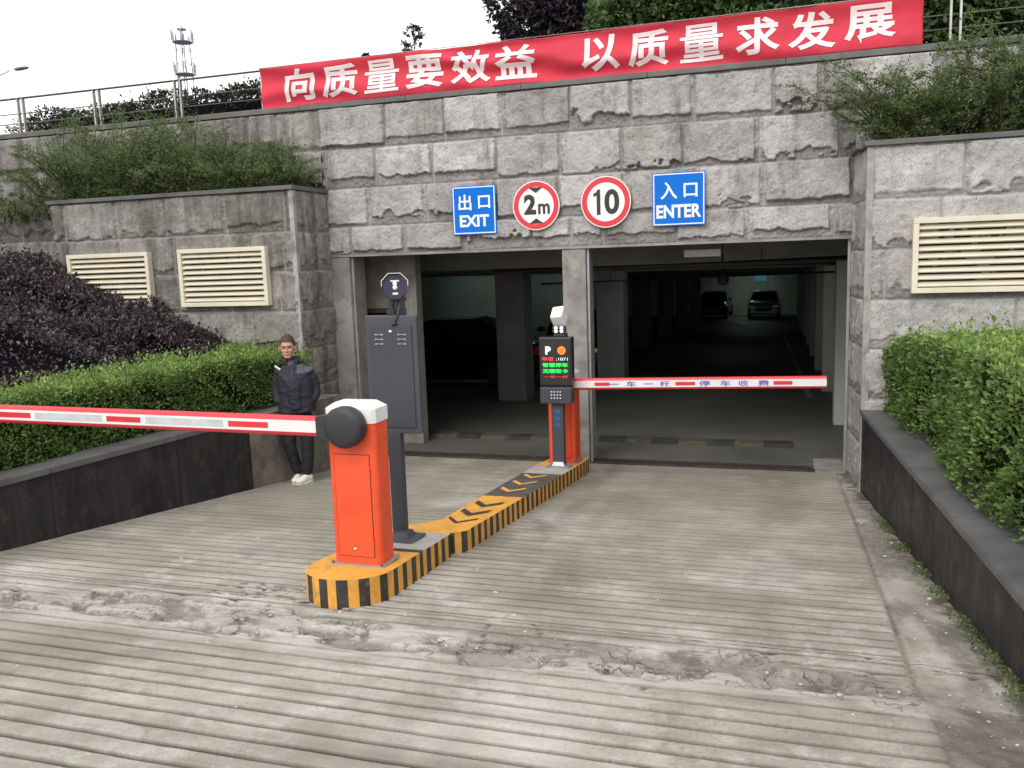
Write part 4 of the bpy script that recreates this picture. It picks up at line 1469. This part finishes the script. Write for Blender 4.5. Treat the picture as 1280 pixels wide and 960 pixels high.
# path travels away from the camera on the left so depth lies to -x; towards the camera on the right so depth lies to +x
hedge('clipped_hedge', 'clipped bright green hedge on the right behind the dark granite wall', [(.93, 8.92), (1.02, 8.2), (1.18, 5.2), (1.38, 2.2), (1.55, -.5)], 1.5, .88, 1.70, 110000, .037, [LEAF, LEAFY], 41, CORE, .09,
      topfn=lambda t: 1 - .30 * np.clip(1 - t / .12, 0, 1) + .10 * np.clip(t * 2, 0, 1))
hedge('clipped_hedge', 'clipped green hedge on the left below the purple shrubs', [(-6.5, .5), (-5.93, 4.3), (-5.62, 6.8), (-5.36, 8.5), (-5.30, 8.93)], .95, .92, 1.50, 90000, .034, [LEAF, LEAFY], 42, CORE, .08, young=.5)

def blob_cloud(rg, C_, R_, n, lump=.3, top_only=False, ns=.8):
    v = rg.normal(0, 1, (n, 3)); v /= np.linalg.norm(v, axis=1)[:, None]
    if top_only: v[:, 2] = np.abs(v[:, 2]) * 1 - .15
    r = 1 - np.abs(rg.normal(0, .10, n))
    q = v * r[:, None]
    nz = fb3(v * 2 + np.array(C_)[None] * .37, ns * 2)
    q = q * (1 + (nz - .5) * lump * 2)[:, None]
    return np.array(C_) + q * np.array(R_), v

# purple bank: heaped over the slope left of the hedge
rg = np.random.RandomState(8)
n = 150000
# height surface defined over plan
px = -6.5 - (rg.rand(n) ** 1.25) * 6.3 - .02; py = 8.98 - (rg.rand(n) ** 1.3) * 6.6
def bank_top(x, y):
    xr = -6.5 - (8.9 - y) * .10          # right foot of the bank
    t = np.clip((xr - x) / 2.9, 0, 1.25)
    d = np.maximum(xr - x, 0)
    return 1.33 + .45 * (1 - np.exp(-d / .5)) + .31 * d
xr = -6.5 - (8.9 - py) * .10
keep = px < xr
px, py = px[keep], py[keep]
pz = bank_top(px, py)
p = np.column_stack([px, py, pz])
p[:, 2] += (rg.rand(len(p)) < .05) * rg.rand(len(p)) * .12 + (fb3(p, 1.1) - .5) * .8 + (fb3(p + 5, 3.2) - .5) * .34 - np.abs(rg.normal(0, .06, len(p)))
nv = np.tile(np.array([.35, -.25, .9]), (len(p), 1))
dens = fb3(p + 2, 3)
k2 = rg.rand(len(p)) < np.clip(.4 + (dens - .35) * 2.5, .3, 1)
p = p[k2]; nv = nv[k2]
# vertical front skirt behind the hedge
sy = rg.uniform(1.5, 8.98, 9000); sx = -6.5 - (8.9 - sy) * .10 + rg.normal(0, .05, 9000)
sz = rg.uniform(1.0, 1.55, 9000)
ps = np.column_stack([sx, sy, sz]); p = np.concatenate([p, ps]); nv = np.concatenate([nv, np.tile(np.array([.8, -.3, .5]), (9000, 1))])
me = leaves_mesh('purple_shrub', p, nv, .040, .55, 1.0, 8, szvar=.7)
pu = tag(obj('purple_shrub', me, LEAFP), 'dark purple leaved shrubs heaped on the slope left of the vents', 'shrub')
gx = np.linspace(-13.5, -6.3, 40); gy_ = np.linspace(1.5, 8.95, 40)
GX, GY = np.meshgrid(gx, gy_)
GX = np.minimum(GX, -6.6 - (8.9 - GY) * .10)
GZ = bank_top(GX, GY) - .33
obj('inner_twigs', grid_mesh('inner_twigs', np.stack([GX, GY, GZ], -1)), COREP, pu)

# wispy shrubs growing on the block tops
def wispy(label, cx0, cx1, y0, y1, z0, hfn, n, seed, leaf=.05, stems=60, lean=(0, 0), mat=LEAFW, name='trailing_shrub', density=1.0):
    rg = np.random.RandomState(seed)
    bm = B(); L = []; Nn = []
    for k in range(stems):
        x = cx0 + (cx1 - cx0) * (k + rg.rand()) / stems; y = rg.uniform(y0, y1)
        h = hfn((x - cx0) / (cx1 - cx0)) * rg.uniform(.55, 1.15)
        p0 = np.array([x, y, z0]); dirv = np.array([rg.normal(0, .35) + lean[0], rg.normal(-.12, .25) + lean[1], 1.0])
        pts = [p0]
        for i in range(6):
            dirv = dirv + rg.normal(0, .16, 3) + np.array([lean[0] * .3, 0, -.10])
            dirv /= np.linalg.norm(dirv)
            pts.append(pts[-1] + dirv * h / 6)
        tube(bm, pts, [.009 * (1 - i / 7.5) + .0015 for i in range(7)], 4)
        # side sprays
        for i in range(1, 7):
            for j in range(int(5 * density)):
                a = pts[i] + (pts[i - 1] - pts[i]) * rg.rand()
                d = rg.normal(0, 1, 3); d[2] = abs(d[2]) * .5; d /= np.linalg.norm(d)
                ln = rg.uniform(.06, .20) * min(1.3, h / .6)
                m = int(n / (stems * 30 * density)) + 1
                t = rg.rand(m)
                L.append(a + d * (t * ln)[:, None] + rg.normal(0, .012, (m, 3)))
                Nn.append(np.tile(d, (m, 1)))
                if j == 0: tube(bm, [a, a + d * ln], [.0025, .001], 3)
    L = np.concatenate(L); Nn = np.concatenate(Nn)
    # keep them in front of the wall behind
    L[:, 1] = np.minimum(L[:, 1], FY - .06)
    o = obj(name, leaves_mesh(name, L, Nn, leaf, .32, .9, seed, szvar=.5), mat)
    tag(o, label, 'shrub')
    obj('stems', bm, WOODY, o)
    return o
wispy('feathery green shrubs spilling over the top of the left stone block', -9.35, -5.6, 9.15, 9.72, 3.36, lambda t: .62 + .55 * math.sin(min(1, t * 1.15 + .15) * math.pi) ** .6, 80000, 51, .032, 190, density=1.4)
wispy('feathery green shrubs on top of the right stone block', .95, 5.5, 9.15, 9.72, 3.41, lambda t: .50 + 1.0 * min(1, t * 2.6), 100000, 52, .036, 190, lean=(-.12, 0), density=1.3)
wispy('thin twiggy sapling leaning left over the stone wall below the banner end', .85, 1.35, 9.3, 9.6, 3.41, lambda t: 1.15, 5000, 53, .032, 16, lean=(-.36, 0), density=1.0, name='twiggy_sapling')
wispy('sparse green twigs on the stone wall left of the left block', -11.5, -9.4, 9.6, 9.8, 3.2, lambda t: .9, 4000, 54, .04, 24)

# hedge behind the railing, left
hedge('dark_hedge', 'dark dull hedge behind the railing left of the banner', [(-5.9, 10.75), (-10.6, 10.75)][::-1], .9, 4.38, 4.98, 9000, .06, [LEAFD, LEAFD], 61, COREP, .10,
      topfn=lambda t: .75 + .25 * np.clip(t * 2.2, 0, 1))
hedge('background_hedge', 'low leafy hedge showing just above the middle of the banner', [(-3.6, 11.4), (1.4, 11.4)], 1.0, 4.38, 5.25, 9000, .07, [LEAFT, LEAF], 62, CORE, .12, young=.2)


def tree(name, label, base, h, crown_c, crown_r, n, leaf, mat, seed, group=None, blobs=9, trunk_r=.09):
    rg = np.random.RandomState(seed)
    o = empty(name, label, 'tree', base, group=group)
    pts = []; nr = []
    bm = B()
    tube(bm, [(0, 0, -.1), (rg.normal(0, .05), 0, crown_c[2] * .5), (crown_c[0], crown_c[1], crown_c[2])], [trunk_r, trunk_r * .75, trunk_r * .4], 8)
    for k in range(blobs):
        v = rg.normal(0, 1, 3); v /= np.linalg.norm(v)
        c = np.array(crown_c) + v * np.array(crown_r) * rg.uniform(.35, .72)
        r = np.array(crown_r) * rg.uniform(.45, .66)
        q, nn = blob_cloud(rg, c, r, n // blobs, .35)
        pts.append(q); nr.append(nn)
        tube(bm, [(crown_c[0] * .6, crown_c[1] * .6, crown_c[2] * .6), tuple(c)], [trunk_r * .4, trunk_r * .1], 5)
    pts = np.concatenate(pts); nr = np.concatenate(nr)
    obj('trunk', bm, WOODY, o)
    cr = obj('crown', leaves_mesh('crown', pts, nr, leaf, .5, .9, seed), mat, o)
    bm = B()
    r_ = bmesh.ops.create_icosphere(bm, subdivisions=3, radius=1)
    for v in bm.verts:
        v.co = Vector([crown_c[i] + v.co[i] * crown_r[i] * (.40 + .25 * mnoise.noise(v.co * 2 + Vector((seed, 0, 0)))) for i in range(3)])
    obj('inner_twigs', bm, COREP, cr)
    return o
tree('purple_tree', 'broad dark purple tree standing behind the middle of the banner', (-3.35, 15.6, 4.38), 3, (0, 0, 2.35), (1.45, 1.2, 1.35), 34000, .10, LEAFPD, 71, blobs=14)
for i, (x, y, lab) in enumerate(((-1.6, 13.6, 'green tree right of the purple tree, above the second word of the slogan'), (.2, 13.2, 'green bushy tree above the last characters of the banner'),
                            (1.9, 12.9, 'green bushy tree behind the bare railing just right of the banner'), (3.6, 13.2, 'green bushy tree behind the railing at the right edge'), (-.6, 15.6, 'taller green tree standing behind the other green trees'))):
    tree('green_tree', lab, (x, y, 4.38), 2.6, (0, 0, 1.45), (1.35, 1.0, 1.35), 26000, .10, LEAFT if i % 2 else leaf_mat('mid green leaves', [(.05, .09, .03), (.08, .14, .04), (.12, .19, .06)]), 80 + i, 'green trees behind the railing', blobs=10)
tree('green_tree', 'small dull tree behind the railing at the left edge of the view', (-12.6, 13.0, 4.38), 1.4, (0, 0, .55), (1.0, .8, .65), 5000, .07, LEAFD, 91, blobs=7, trunk_r=.05)
tree('green_tree', 'little dark bush behind the railing left of the dark hedge', (-9.9, 12.6, 4.38), 1.4, (0, 0, .45), (.55, .5, .48), 3500, .06, LEAFD, 92, blobs=6, trunk_r=.04)

# tiered sapling and twigs over the banner
def tiered(x, y, z0, h, tiers, label, seed, w):
    rg = np.random.RandomState(seed)
    o = empty('tiered_sapling', label, 'sapling', (x, y, z0))
    bm = B(); tube(bm, [(0, 0, -.1), (0, 0, h)], [.02, .006], 6)
    L = []; Nn = []
    for k in range(tiers):
        z = h - .02 - k * w * .75
        r = w * (.55 + .25 * min(k, 2))
        for j in range(6):
            a = rg.rand() * 6.28
            d = np.array([math.cos(a), math.sin(a), .35])
            e = d * r
            tube(bm, [(0, 0, z - .03), (e[0], e[1], z + e[2])], [.005, .002], 4)
            q = np.array([0, 0, z]) + d * (rg.uniform(.35, 1.05, 26) * r)[:, None] + rg.normal(0, .012, (26, 3))
            L.append(q); Nn.append(np.tile(d, (26, 1)))
    obj('stem', bm, WOODY, o)
    obj('needles', leaves_mesh('needles', np.concatenate(L), np.concatenate(Nn), .045, .4, .8, seed), LEAFD, o)
tiered(-5.13, 12.0, 4.38, 1.42, 8, 'small tiered sapling poking up above the banner with layered tufts', 5, .15)
tiered(-5.92, 12.0, 4.38, 1.12, 6, 'very thin sapling poking up above the left part of the banner', 6, .09)
tiered(-4.3, 12.0, 4.38, 1.02, 5, 'low sprig showing above the banner right of the tiered sapling', 7, .10)

# ---------------------------------------------------------------- distant mast and street lamp
mast = empty('telecom_mast', 'distant lattice telecom mast with two antenna platforms against the sky', 'mast', (-113.5, 150, 4))
bm = B()
Hm = 44.5
def wd(z): return 1.6 - .7 * z / Hm
for sx in (-1, 1):
    for sy in (-1, 1):
        tube(bm, [(sx * wd(0), sy * wd(0), 0), (sx * wd(Hm), sy * wd(Hm), Hm)], .09, 5)
k = 0
z = 0
while z < Hm - 2:
    z2 = z + 2.6
    for (ax, ay), (bx, by) in (((-1, -1), (1, -1)), ((1, -1), (1, 1)), ((1, 1), (-1, 1)), ((-1, 1), (-1, -1))):
        tube(bm, [(ax * wd(z), ay * wd(z), z), (bx * wd(z2), by * wd(z2), z2)], .05, 4)
        tube(bm, [(ax * wd(z), ay * wd(z), z), (bx * wd(z), by * wd(z), z)], .05, 4)
    z = z2
MASTM = simple('faded mast steel', (.30, .30, .40), .6)
obj('lattice', bm, MASTM, mast)
for zp in (36.9, 43.0):
    bm = B()
    lathe(bm, [(1.2, zp), (1.9, zp), (1.9, zp + .12), (1.2, zp + .12)], 16)
    for k in range(12):
        a = k * math.pi / 6
        tube(bm, [(1.9 * math.cos(a), 1.9 * math.sin(a), zp), (1.9 * math.cos(a), 1.9 * math.sin(a), zp + 1.2)], .04, 4)
    pf = obj('platform', bm, MASTM, mast)
    for k in range(6):
        a = k * math.pi / 3
        bm = B(); x, y = 2.15 * math.cos(a), 2.15 * math.sin(a)
        box(bm, x - .12, x + .12, y - .08, y + .08, zp + .2, zp + 2.2, bev=.03)
        obj('antenna', bm, MASTM, pf)
bm = B(); tube(bm, [(0, 0, Hm - 1), (0, 0, Hm + 2.4)], .08, 5); lathe(bm, [(.0001, Hm + .6), (.9, Hm + .9), (.9, Hm + 1.1), (.0001, Hm + 1.2)], 12); obj('top_spike', bm, MASTM, mast)

sl = empty('street_lamp', 'lone grey street lamp head against the white sky at the upper left', 'street lamp', (-32.9, 30, 4.3))
bm = B(); tube(bm, [(0, 0, 0), (0, 0, 6.0), (.35, 0, 6.6), (1.4, 0, 6.84)], [.09, .07, .05, .035], 8); obj('pole', bm, simple('pale lamp pole', (.75, .76, .78), .5), sl)
bm = B(); lathe(bm, [(.0001, -.30), (.10, -.22), (.13, 0), (.10, .25), (.03, .36), (.0001, .38)], 14, M4=Matrix.Translation((2.0, 0, 6.86)) @ Matrix.Rotation(math.radians(88), 4, 'Y') @ Matrix.Diagonal((.6, 1, 1.2, 1)))
obj('lamp_head', bm, simple('lamp head grey', (.14, .14, .15), .4), sl)

# ---------------------------------------------------------------- the man by the left wall
def skin_mesh(J, E_, subdiv=2, root=None):
    me = bpy.data.meshes.new('tmp')
    names = list(J)
    me.from_pydata([J[k][0] for k in names], [(names.index(a), names.index(b)) for a, b in E_], [])
    o = bpy.data.objects.new('tmp', me); C.objects.link(o)
    md = o.modifiers.new('s', 'SKIN'); md.use_smooth_shade = True
    for i, k in enumerate(names):
        r = J[k][1]
        me.skin_vertices[0].data[i].radius = (r, r) if not isinstance(r, tuple) else r
        me.skin_vertices[0].data[i].use_root = (k == root)
    if subdiv:
        ms = o.modifiers.new('ss', 'SUBSURF'); ms.levels = subdiv; ms.render_levels = subdiv
    bpy.context.view_layer.update()
    d = bpy.context.evaluated_depsgraph_get()
    out = bpy.data.meshes.new_from_object(o.evaluated_get(d))
    bpy.data.objects.remove(o)
    return out
def remesh(bm, vox, smooth=3):
    me = bpy.data.meshes.new('tmp'); bm.to_mesh(me); bm.free()
    o = bpy.data.objects.new('tmp', me); C.objects.link(o)
    m = o.modifiers.new('r', 'REMESH'); m.mode = 'VOXEL'; m.voxel_size = vox; m.use_smooth_shade = True
    if smooth:
        s_ = o.modifiers.new('sm', 'SMOOTH'); s_.iterations = smooth; s_.factor = .5
    bpy.context.view_layer.update()
    d = bpy.context.evaluated_depsgraph_get()
    out = bpy.data.meshes.new_from_object(o.evaluated_get(d))
    bpy.data.objects.remove(o)
    return out
def ell(bm, c, r, sub=3, rot=None):
    r_ = bmesh.ops.create_icosphere(bm, subdivisions=sub, radius=1)
    Mx = Matrix.Translation(c) @ (rot or Matrix()) @ Matrix.Diagonal((*r, 1))
    for v in r_['verts']: v.co = Mx @ v.co
HC = Vector((-.045, -.035, 1.465))      # head centre
bm = B()
# cranium, jaw, cheeks, nose, brow, ears, chin
ell(bm, HC + Vector((0, .012, .035)), (.074, .092, .088))
ell(bm, HC + Vector((0, -.022, -.035)), (.060, .062, .078))
ell(bm, HC + Vector((0, -.052, -.088)), (.034, .030, .024))
ell(bm, HC + Vector((0, -.088, -.012)), (.0105, .020, .026)); ell(bm, HC + Vector((0, -.095, -.028)), (.017, .014, .011))
ell(bm, HC + Vector((0, -.074, .030)), (.050, .014, .010))
for s_ in (-1, 1):
    ell(bm, HC + Vector((s_ * .036, -.060, -.022)), (.022, .022, .022))
    ell(bm, HC + Vector((s_ * .076, .008, -.008)), (.009, .018, .031))
ell(bm, HC + Vector((0, -.081, -.057)), (.023, .010, .0055)); ell(bm, HC + Vector((0, -.080, -.067)), (.020, .010, .006))
BJ = {'pel': ((0, .01, .80), (.13, .10)), 'wa': ((0, .01, .95), (.12, .09)), 'ch': ((0, .01, 1.13), (.15, .10)), 'ne0': ((-.01, .015, 1.28), (.07, .06)),
      'ne': ((-.035, -.005, 1.36), (.052, .055)), 'ne2': ((-.045, -.01, 1.42), (.050, .055)),
      'sl': ((-.16, .015, 1.23), .055), 'el': ((-.20, .035, 1.00), .042), 'wl': ((-.185, -.06, .82), .030),
      'sr': ((.16, .015, 1.23), .055), 'er': ((.225, .05, 1.00), .042), 'wr': ((.165, -.075, .835), .030),
      'hl': ((-.075, .01, .74), .085), 'kl': ((-.100, -.02, .42), .055), 'al': ((-.02, .03, .09), .036),
      'hr': ((.075, .01, .74), .085), 'kr': ((.075, -.03, .42), .055), 'ar': ((.055, -.03, .09), .036)}
BE = [('pel', 'wa'), ('wa', 'ch'), ('ch', 'ne0'), ('ne0', 'ne'), ('ne', 'ne2'), ('ch', 'sl'), ('sl', 'el'), ('el', 'wl'), ('ch', 'sr'), ('sr', 'er'), ('er', 'wr'),
      ('pel', 'hl'), ('hl', 'kl'), ('kl', 'al'), ('pel', 'hr'), ('hr', 'kr'), ('kr', 'ar')]
bm.from_mesh(skin_mesh(BJ, BE, 2, 'pel'))
for s_, W_ in ((-1, BJ['wl'][0]), (1, BJ['wr'][0])):
    # palm heading down into the jacket pocket, fingers curled, thumb out at the side
    wv_ = Vector(W_); dn = Vector((-s_ * .25, -.25, -1)).normalized(); sd_ = Vector((-s_ * .8, -.6, 0)).normalized()
    palm = wv_ + dn * .055
    ell(bm, palm, (.034, .018, .045), 2, (Matrix.Rotation(math.radians(-s_ * 30), 4, 'Z')))
    tube(bm, [wv_, palm], [.026, .030], 8)
    for k, ln in enumerate((.062, .072, .068, .052)):
        a = palm + dn * .030 + sd_ * (-.024 + .016 * k) * 1.0
        b = a + dn * ln * .45 + Vector((0, -.006, 0)); c = b + dn * ln * .35 + Vector((0, .014, 0)); e_ = c + dn * ln * .2 + Vector((0, .016, 0))
        tube(bm, [a, b, c, e_], [.0092, .0088, .008, .0065], 7)
    a = palm - dn * .02 + sd_ * .028
    tube(bm, [a, a + sd_ * .020 + dn * .022, a + sd_ * .026 + dn * .048], [.0115, .010, .0075], 7)
body = remesh(bm, .0052, 4)
tb = B(); tb.from_mesh(body)
seen = set(); best = []
for v0 in tb.verts:
    if v0.index in seen: continue
    st_ = [v0]; seen.add(v0.index); isl_ = []
    while st_:
        v = st_.pop(); isl_.append(v)
        for e in v.link_edges:
            o2 = e.other_vert(v)
            if o2.index not in seen: seen.add(o2.index); st_.append(o2)
    if len(isl_) > len(best): best = isl_
bs = set(best)
bmesh.ops.delete(tb, geom=[v for v in tb.verts if v not in bs], context='VERTS')
tb.to_mesh(body); tb.free()
man = obj('person', body, SKIN)
tag(man, 'man in a navy jacket, black trousers and white trainers standing by the left stone block', 'person')
man.location = (-4.97, 7.96, g(7.96) + .003)
man.rotation_euler = (0, 0, math.radians(24))
# head turned and tilted a little towards the ramp, and a touch larger than the first sculpt

EYEM = simple('eye', (.03, .02, .018), .3); LIP = simple('lip', (.28, .11, .09), .5)
for s_ in (-1, 1):
    bm = B(); ell(bm, HC + Vector((s_ * .029, -.075, .006)), (.0135, .006, .0055), 2); obj('eye', bm, EYEM, man, True)
    bm = B(); tube(bm, [HC + Vector((s_ * .013, -.089, .022)), HC + Vector((s_ * .030, -.087, .028)), HC + Vector((s_ * .048, -.074, .023))], [.003, .0042, .002], 6); obj('eyebrow', bm, HAIRM, man, True)
bm = B(); tube(bm, [HC + Vector((-.020, -.084, -.061)), HC + Vector((0, -.0915, -.060)), HC + Vector((.020, -.084, -.061))], [.0015, .0030, .0015], 6); obj('mouth', bm, LIP, man, True)
# hair: short crop, a shell round the cranium above the forehead line
bm = B()
r_ = bmesh.ops.create_icosphere(bm, subdivisions=5, radius=1)
cen = HC + Vector((0, .014, .038))
for v in list(bm.verts):
    d = v.co.copy()
    v.co = Vector((cen.x + d.x * .081, cen.y + d.y * .098, cen.z + d.z * .097 + (.008 if d.z > .5 else 0))) + d * (.004 * mnoise.noise(d * 14))
dl = [v for v in bm.verts if (v.co.z < HC.z + .066 - (v.co.y - HC.y + .06) * .95 and v.co.z < HC.z + .068) or v.co.z < HC.z - .03]
bmesh.ops.delete(bm, geom=dl, context='VERTS')
h_ = obj('hair', bm, HAIRM, man, True)
md = h_.modifiers.new('t', 'SOLIDIFY'); md.thickness = .010
# jacket
JJ = {'hem': ((.008, .005, .765), (.185, .13)), 'h2': ((.01, .005, .84), (.178, .125)), 'wa': ((.012, .005, .95), (.185, .125)), 'ch': ((0, .01, 1.10), (.188, .125)), 'up': ((-.005, .015, 1.235), (.12, .095)),
      'sl': ((-.150, .015, 1.20), (.064, .075)), 'ml': ((-.185, .02, 1.10), .060), 'el': ((-.197, .03, .99), .058), 'wl': ((-.165, -.055, .86), .052),
      'sr': ((.155, .015, 1.195), (.064, .075)), 'mr': ((.198, .03, 1.10), .060), 'er': ((.218, .04, .99), .060), 'wr': ((.175, -.06, .87), .052)}
JE = [('hem', 'h2'), ('h2', 'wa'), ('wa', 'ch'), ('ch', 'up'), ('up', 'sl'), ('sl', 'ml'), ('ml', 'el'), ('el', 'wl'), ('up', 'sr'), ('sr', 'mr'), ('mr', 'er'), ('er', 'wr')]
bm = B(); bm.from_mesh(skin_mesh(JJ, JE, 2, 'hem'))
rr_ = []
for z, hw, hd, cx_, cy_ in ((.770, .170, .118, .008, .0), (.775, .196, .138, .008, .0), (.85, .198, .138, .010, .0), (.94, .192, .132, .012, .0), (1.04, .190, .130, .006, .0), (1.14, .188, .128, .0, .005), (1.21, .170, .115, -.004, .01), (1.26, .125, .095, -.008, .012), (1.295, .085, .08, -.012, .014)):
    rr_.append([bm.verts.new((cx_ + hw * math.copysign(abs(math.cos(t)) ** .8, math.cos(t)), cy_ + hd * math.copysign(abs(math.sin(t)) ** .9, math.sin(t)), z)) for t in np.linspace(0, 2 * math.pi, 28, endpoint=False)])
for i in range(len(rr_) - 1):
    for k in range(28): bm.faces.new((rr_[i][k], rr_[i][(k + 1) % 28], rr_[i + 1][(k + 1) % 28], rr_[i + 1][k]))
bm.faces.new(rr_[0][::-1]); bm.faces.new(rr_[-1])
jm = remesh(bm, .008, 2)
for v in jm.vertices:
    c = v.co
    f = mnoise.noise(Vector((c.x * 8, c.y * 8, c.z * 17))) * .006 + mnoise.noise(Vector((c.x * 22, c.y * 22, c.z * 34))) * .006
    v.co = c + v.normal * f
jk = obj('jacket', jm, [NAVY, MAUVE], man, True)
for p in jm.polygons:
    c = p.center
    if c.z > 1.19 + abs(c.x) * .10 and c.x > .04: p.material_index = 1
# collar, open at the front
bm = B(); ring = []
for k in range(25):
    a = math.radians(-62 + (304) * k / 24) + math.pi * .0
    th = math.radians(-90 + 28) + math.radians(304) * k / 24
    cx_, cy_ = math.cos(th), math.sin(th)
    lo = Vector((-.015 + cx_ * .095, .01 + cy_ * .085, 1.27 - .02 * max(0, -cy_)))
    hi = Vector((-.02 + cx_ * .092, .004 + cy_ * .088, 1.365 - .02 * max(0, -cy_)))
    ring.append((bm.verts.new(lo), bm.verts.new(hi)))
for i in range(24): bm.faces.new((ring[i][0], ring[i + 1][0], ring[i + 1][1], ring[i][1]))
cl_ = obj('collar', bm, NAVY, jk, True); md = cl_.modifiers.new('t', 'SOLIDIFY'); md.thickness = .014
bm = B(); tube(bm, [(-.010, -.080, 1.30), (-.004, -.108, 1.22), (.002, -.128, 1.14), (.004, -.134, 1.0), (.008, -.142, .80)], .0045, 6); obj('zip', bm, MAUVE, jk)
bm = B(); box(bm, -.035, .035, -.004, .004, -.010, .010, bev=.003, M4=None)
for v in bm.verts: v.co = Matrix.Translation((-.155, -.085, 1.265)) @ Matrix.Rotation(math.radians(38), 4, 'Y') @ v.co
obj('reflective_strip', bm, WHITEP, jk)
bm = B(); tube(bm, [(.125, -.118, .91), (.178, -.085, .855)], .007, 6); obj('pocket_trim', bm, MAUVE, jk)
bm = B(); ell(bm, Vector((-.02, -.012, 1.285)), (.064, .06, .05)); obj('shirt', bm, MAUVE, man, True)
TJ = {'w': ((0, .01, .83), (.135, .105)), 'c': ((0, .01, .74), (.14, .105)), 'hl': ((-.078, .01, .69), (.092, .098)), 'kl': ((-.104, -.02, .42), .074), 'cl': ((-.062, .012, .22), .066), 'al': ((-.024, .03, .075), .062),
      'hr': ((.078, .01, .69), (.092, .098)), 'kr': ((.094, -.03, .42), .076), 'cr': ((.082, -.03, .22), .070), 'ar': ((.066, -.03, .075), .066)}
TE = [('w', 'c'), ('c', 'hl'), ('hl', 'kl'), ('kl', 'cl'), ('cl', 'al'), ('c', 'hr'), ('hr', 'kr'), ('kr', 'cr'), ('cr', 'ar')]
bm = B(); bm.from_mesh(skin_mesh(TJ, TE, 2, 'w'))
tm = remesh(bm, .009, 2)
for v in tm.vertices:
    v.co = v.co + v.normal * (mnoise.noise(Vector((v.co.x * 12, v.co.y * 12, v.co.z * 16))) * .007)
obj('trousers', tm, TROUS, man, True)
for (ax, ay, rot) in ((-.030, .0, -14), (.060, -.06, -38)):
    Mt = Matrix.Translation((ax, ay, 0)) @ Matrix.Rotation(math.radians(rot), 4, 'Z')
    bm = B()
    ell(bm, Vector((0, -.075, .040)), (.046, .075, .036)); ell(bm, Vector((0, .035, .050)), (.038, .055, .045)); ell(bm, Vector((0, -.02, .058)), (.038, .075, .036))
    for v in bm.verts: v.co.z = max(v.co.z, .012)
    me = remesh(bm, .006, 3)
    for v in me.vertices: v.co = Mt @ v.co
    sh = obj('shoe', me, SHOEW, man, True)
    bm = B(); sole = [(.047 * math.sin(t) * (1 if math.cos(t) > 0 else .86), -.025 + -.125 * math.cos(t)) for t in np.linspace(0, 2 * math.pi, 24, endpoint=False)]
    prism(bm, sole, 0, .018, lambda a, b, w: tuple(Mt @ Vector((a, b, w)))); fixn(bm)
    obj('sole', bm, WHITEP, sh)

# ---------------------------------------------------------------- small debris and moss
rg = np.random.RandomState(77)
bm = B()
def pebble(x, y, r):
    r_ = bmesh.ops.create_icosphere(bm, subdivisions=1, radius=r)
    sx, sy, sz = rg.uniform(.7, 1.5), rg.uniform(.7, 1.3), rg.uniform(.4, .8)
    z = g(y) + r * .3
    for v in r_['verts']:
        v.co = Vector((x + v.co.x * sx * (1 + .2 * rg.rand()), y + v.co.y * sy, z + v.co.z * sz))
for k in range(420):
    u = rg.rand()
    if u < .35: x, y = rg.uniform(-5, .6), 3.95 + rg.normal(0, .14)
    elif u < .6: x, y = rg.uniform(.62, 1.0), rg.uniform(2.6, 8.5)
    elif u < .75: x, y = -2.1 + abs(rg.normal(0, .18)), rg.uniform(4.4, 8.5)
    else: x, y = rg.uniform(-5, .5), rg.uniform(2.5, 8)
    pebble(x, y, rg.choice([.003, .004, .006, .010], p=[.4, .35, .2, .05]))
tag(obj('gravel_crumbs', bm, simple('pale crumbs', (.50, .48, .45), .85, var=.4, scale=30)), 'pale concrete crumbs and grit scattered over the ramp', kind='stuff')
n = 3800
yy = rg.uniform(3.2, 7.6, n); xx = xwr(yy) - np.abs(rg.normal(0, .045, n)) * (.5 + fbm(yy * 3, yy * 0 + 2, 3))
kp_ = vn(yy * 4.5, yy * 0 + 8) > .42
yy = yy[kp_]; xx = xx[kp_]
p = np.column_stack([xx, yy, S_RAMP * (Y_FLAT - yy) - .012 + rg.rand(len(yy)) * .02])
me = leaves_mesh('moss', p, np.tile(np.array([-.2, 0, 1.0]), (len(p), 1)), .014, .7, .9, 5)
tag(obj('moss', me, LEAFW), 'moss and tiny weeds along the foot of the right granite wall', kind='stuff')
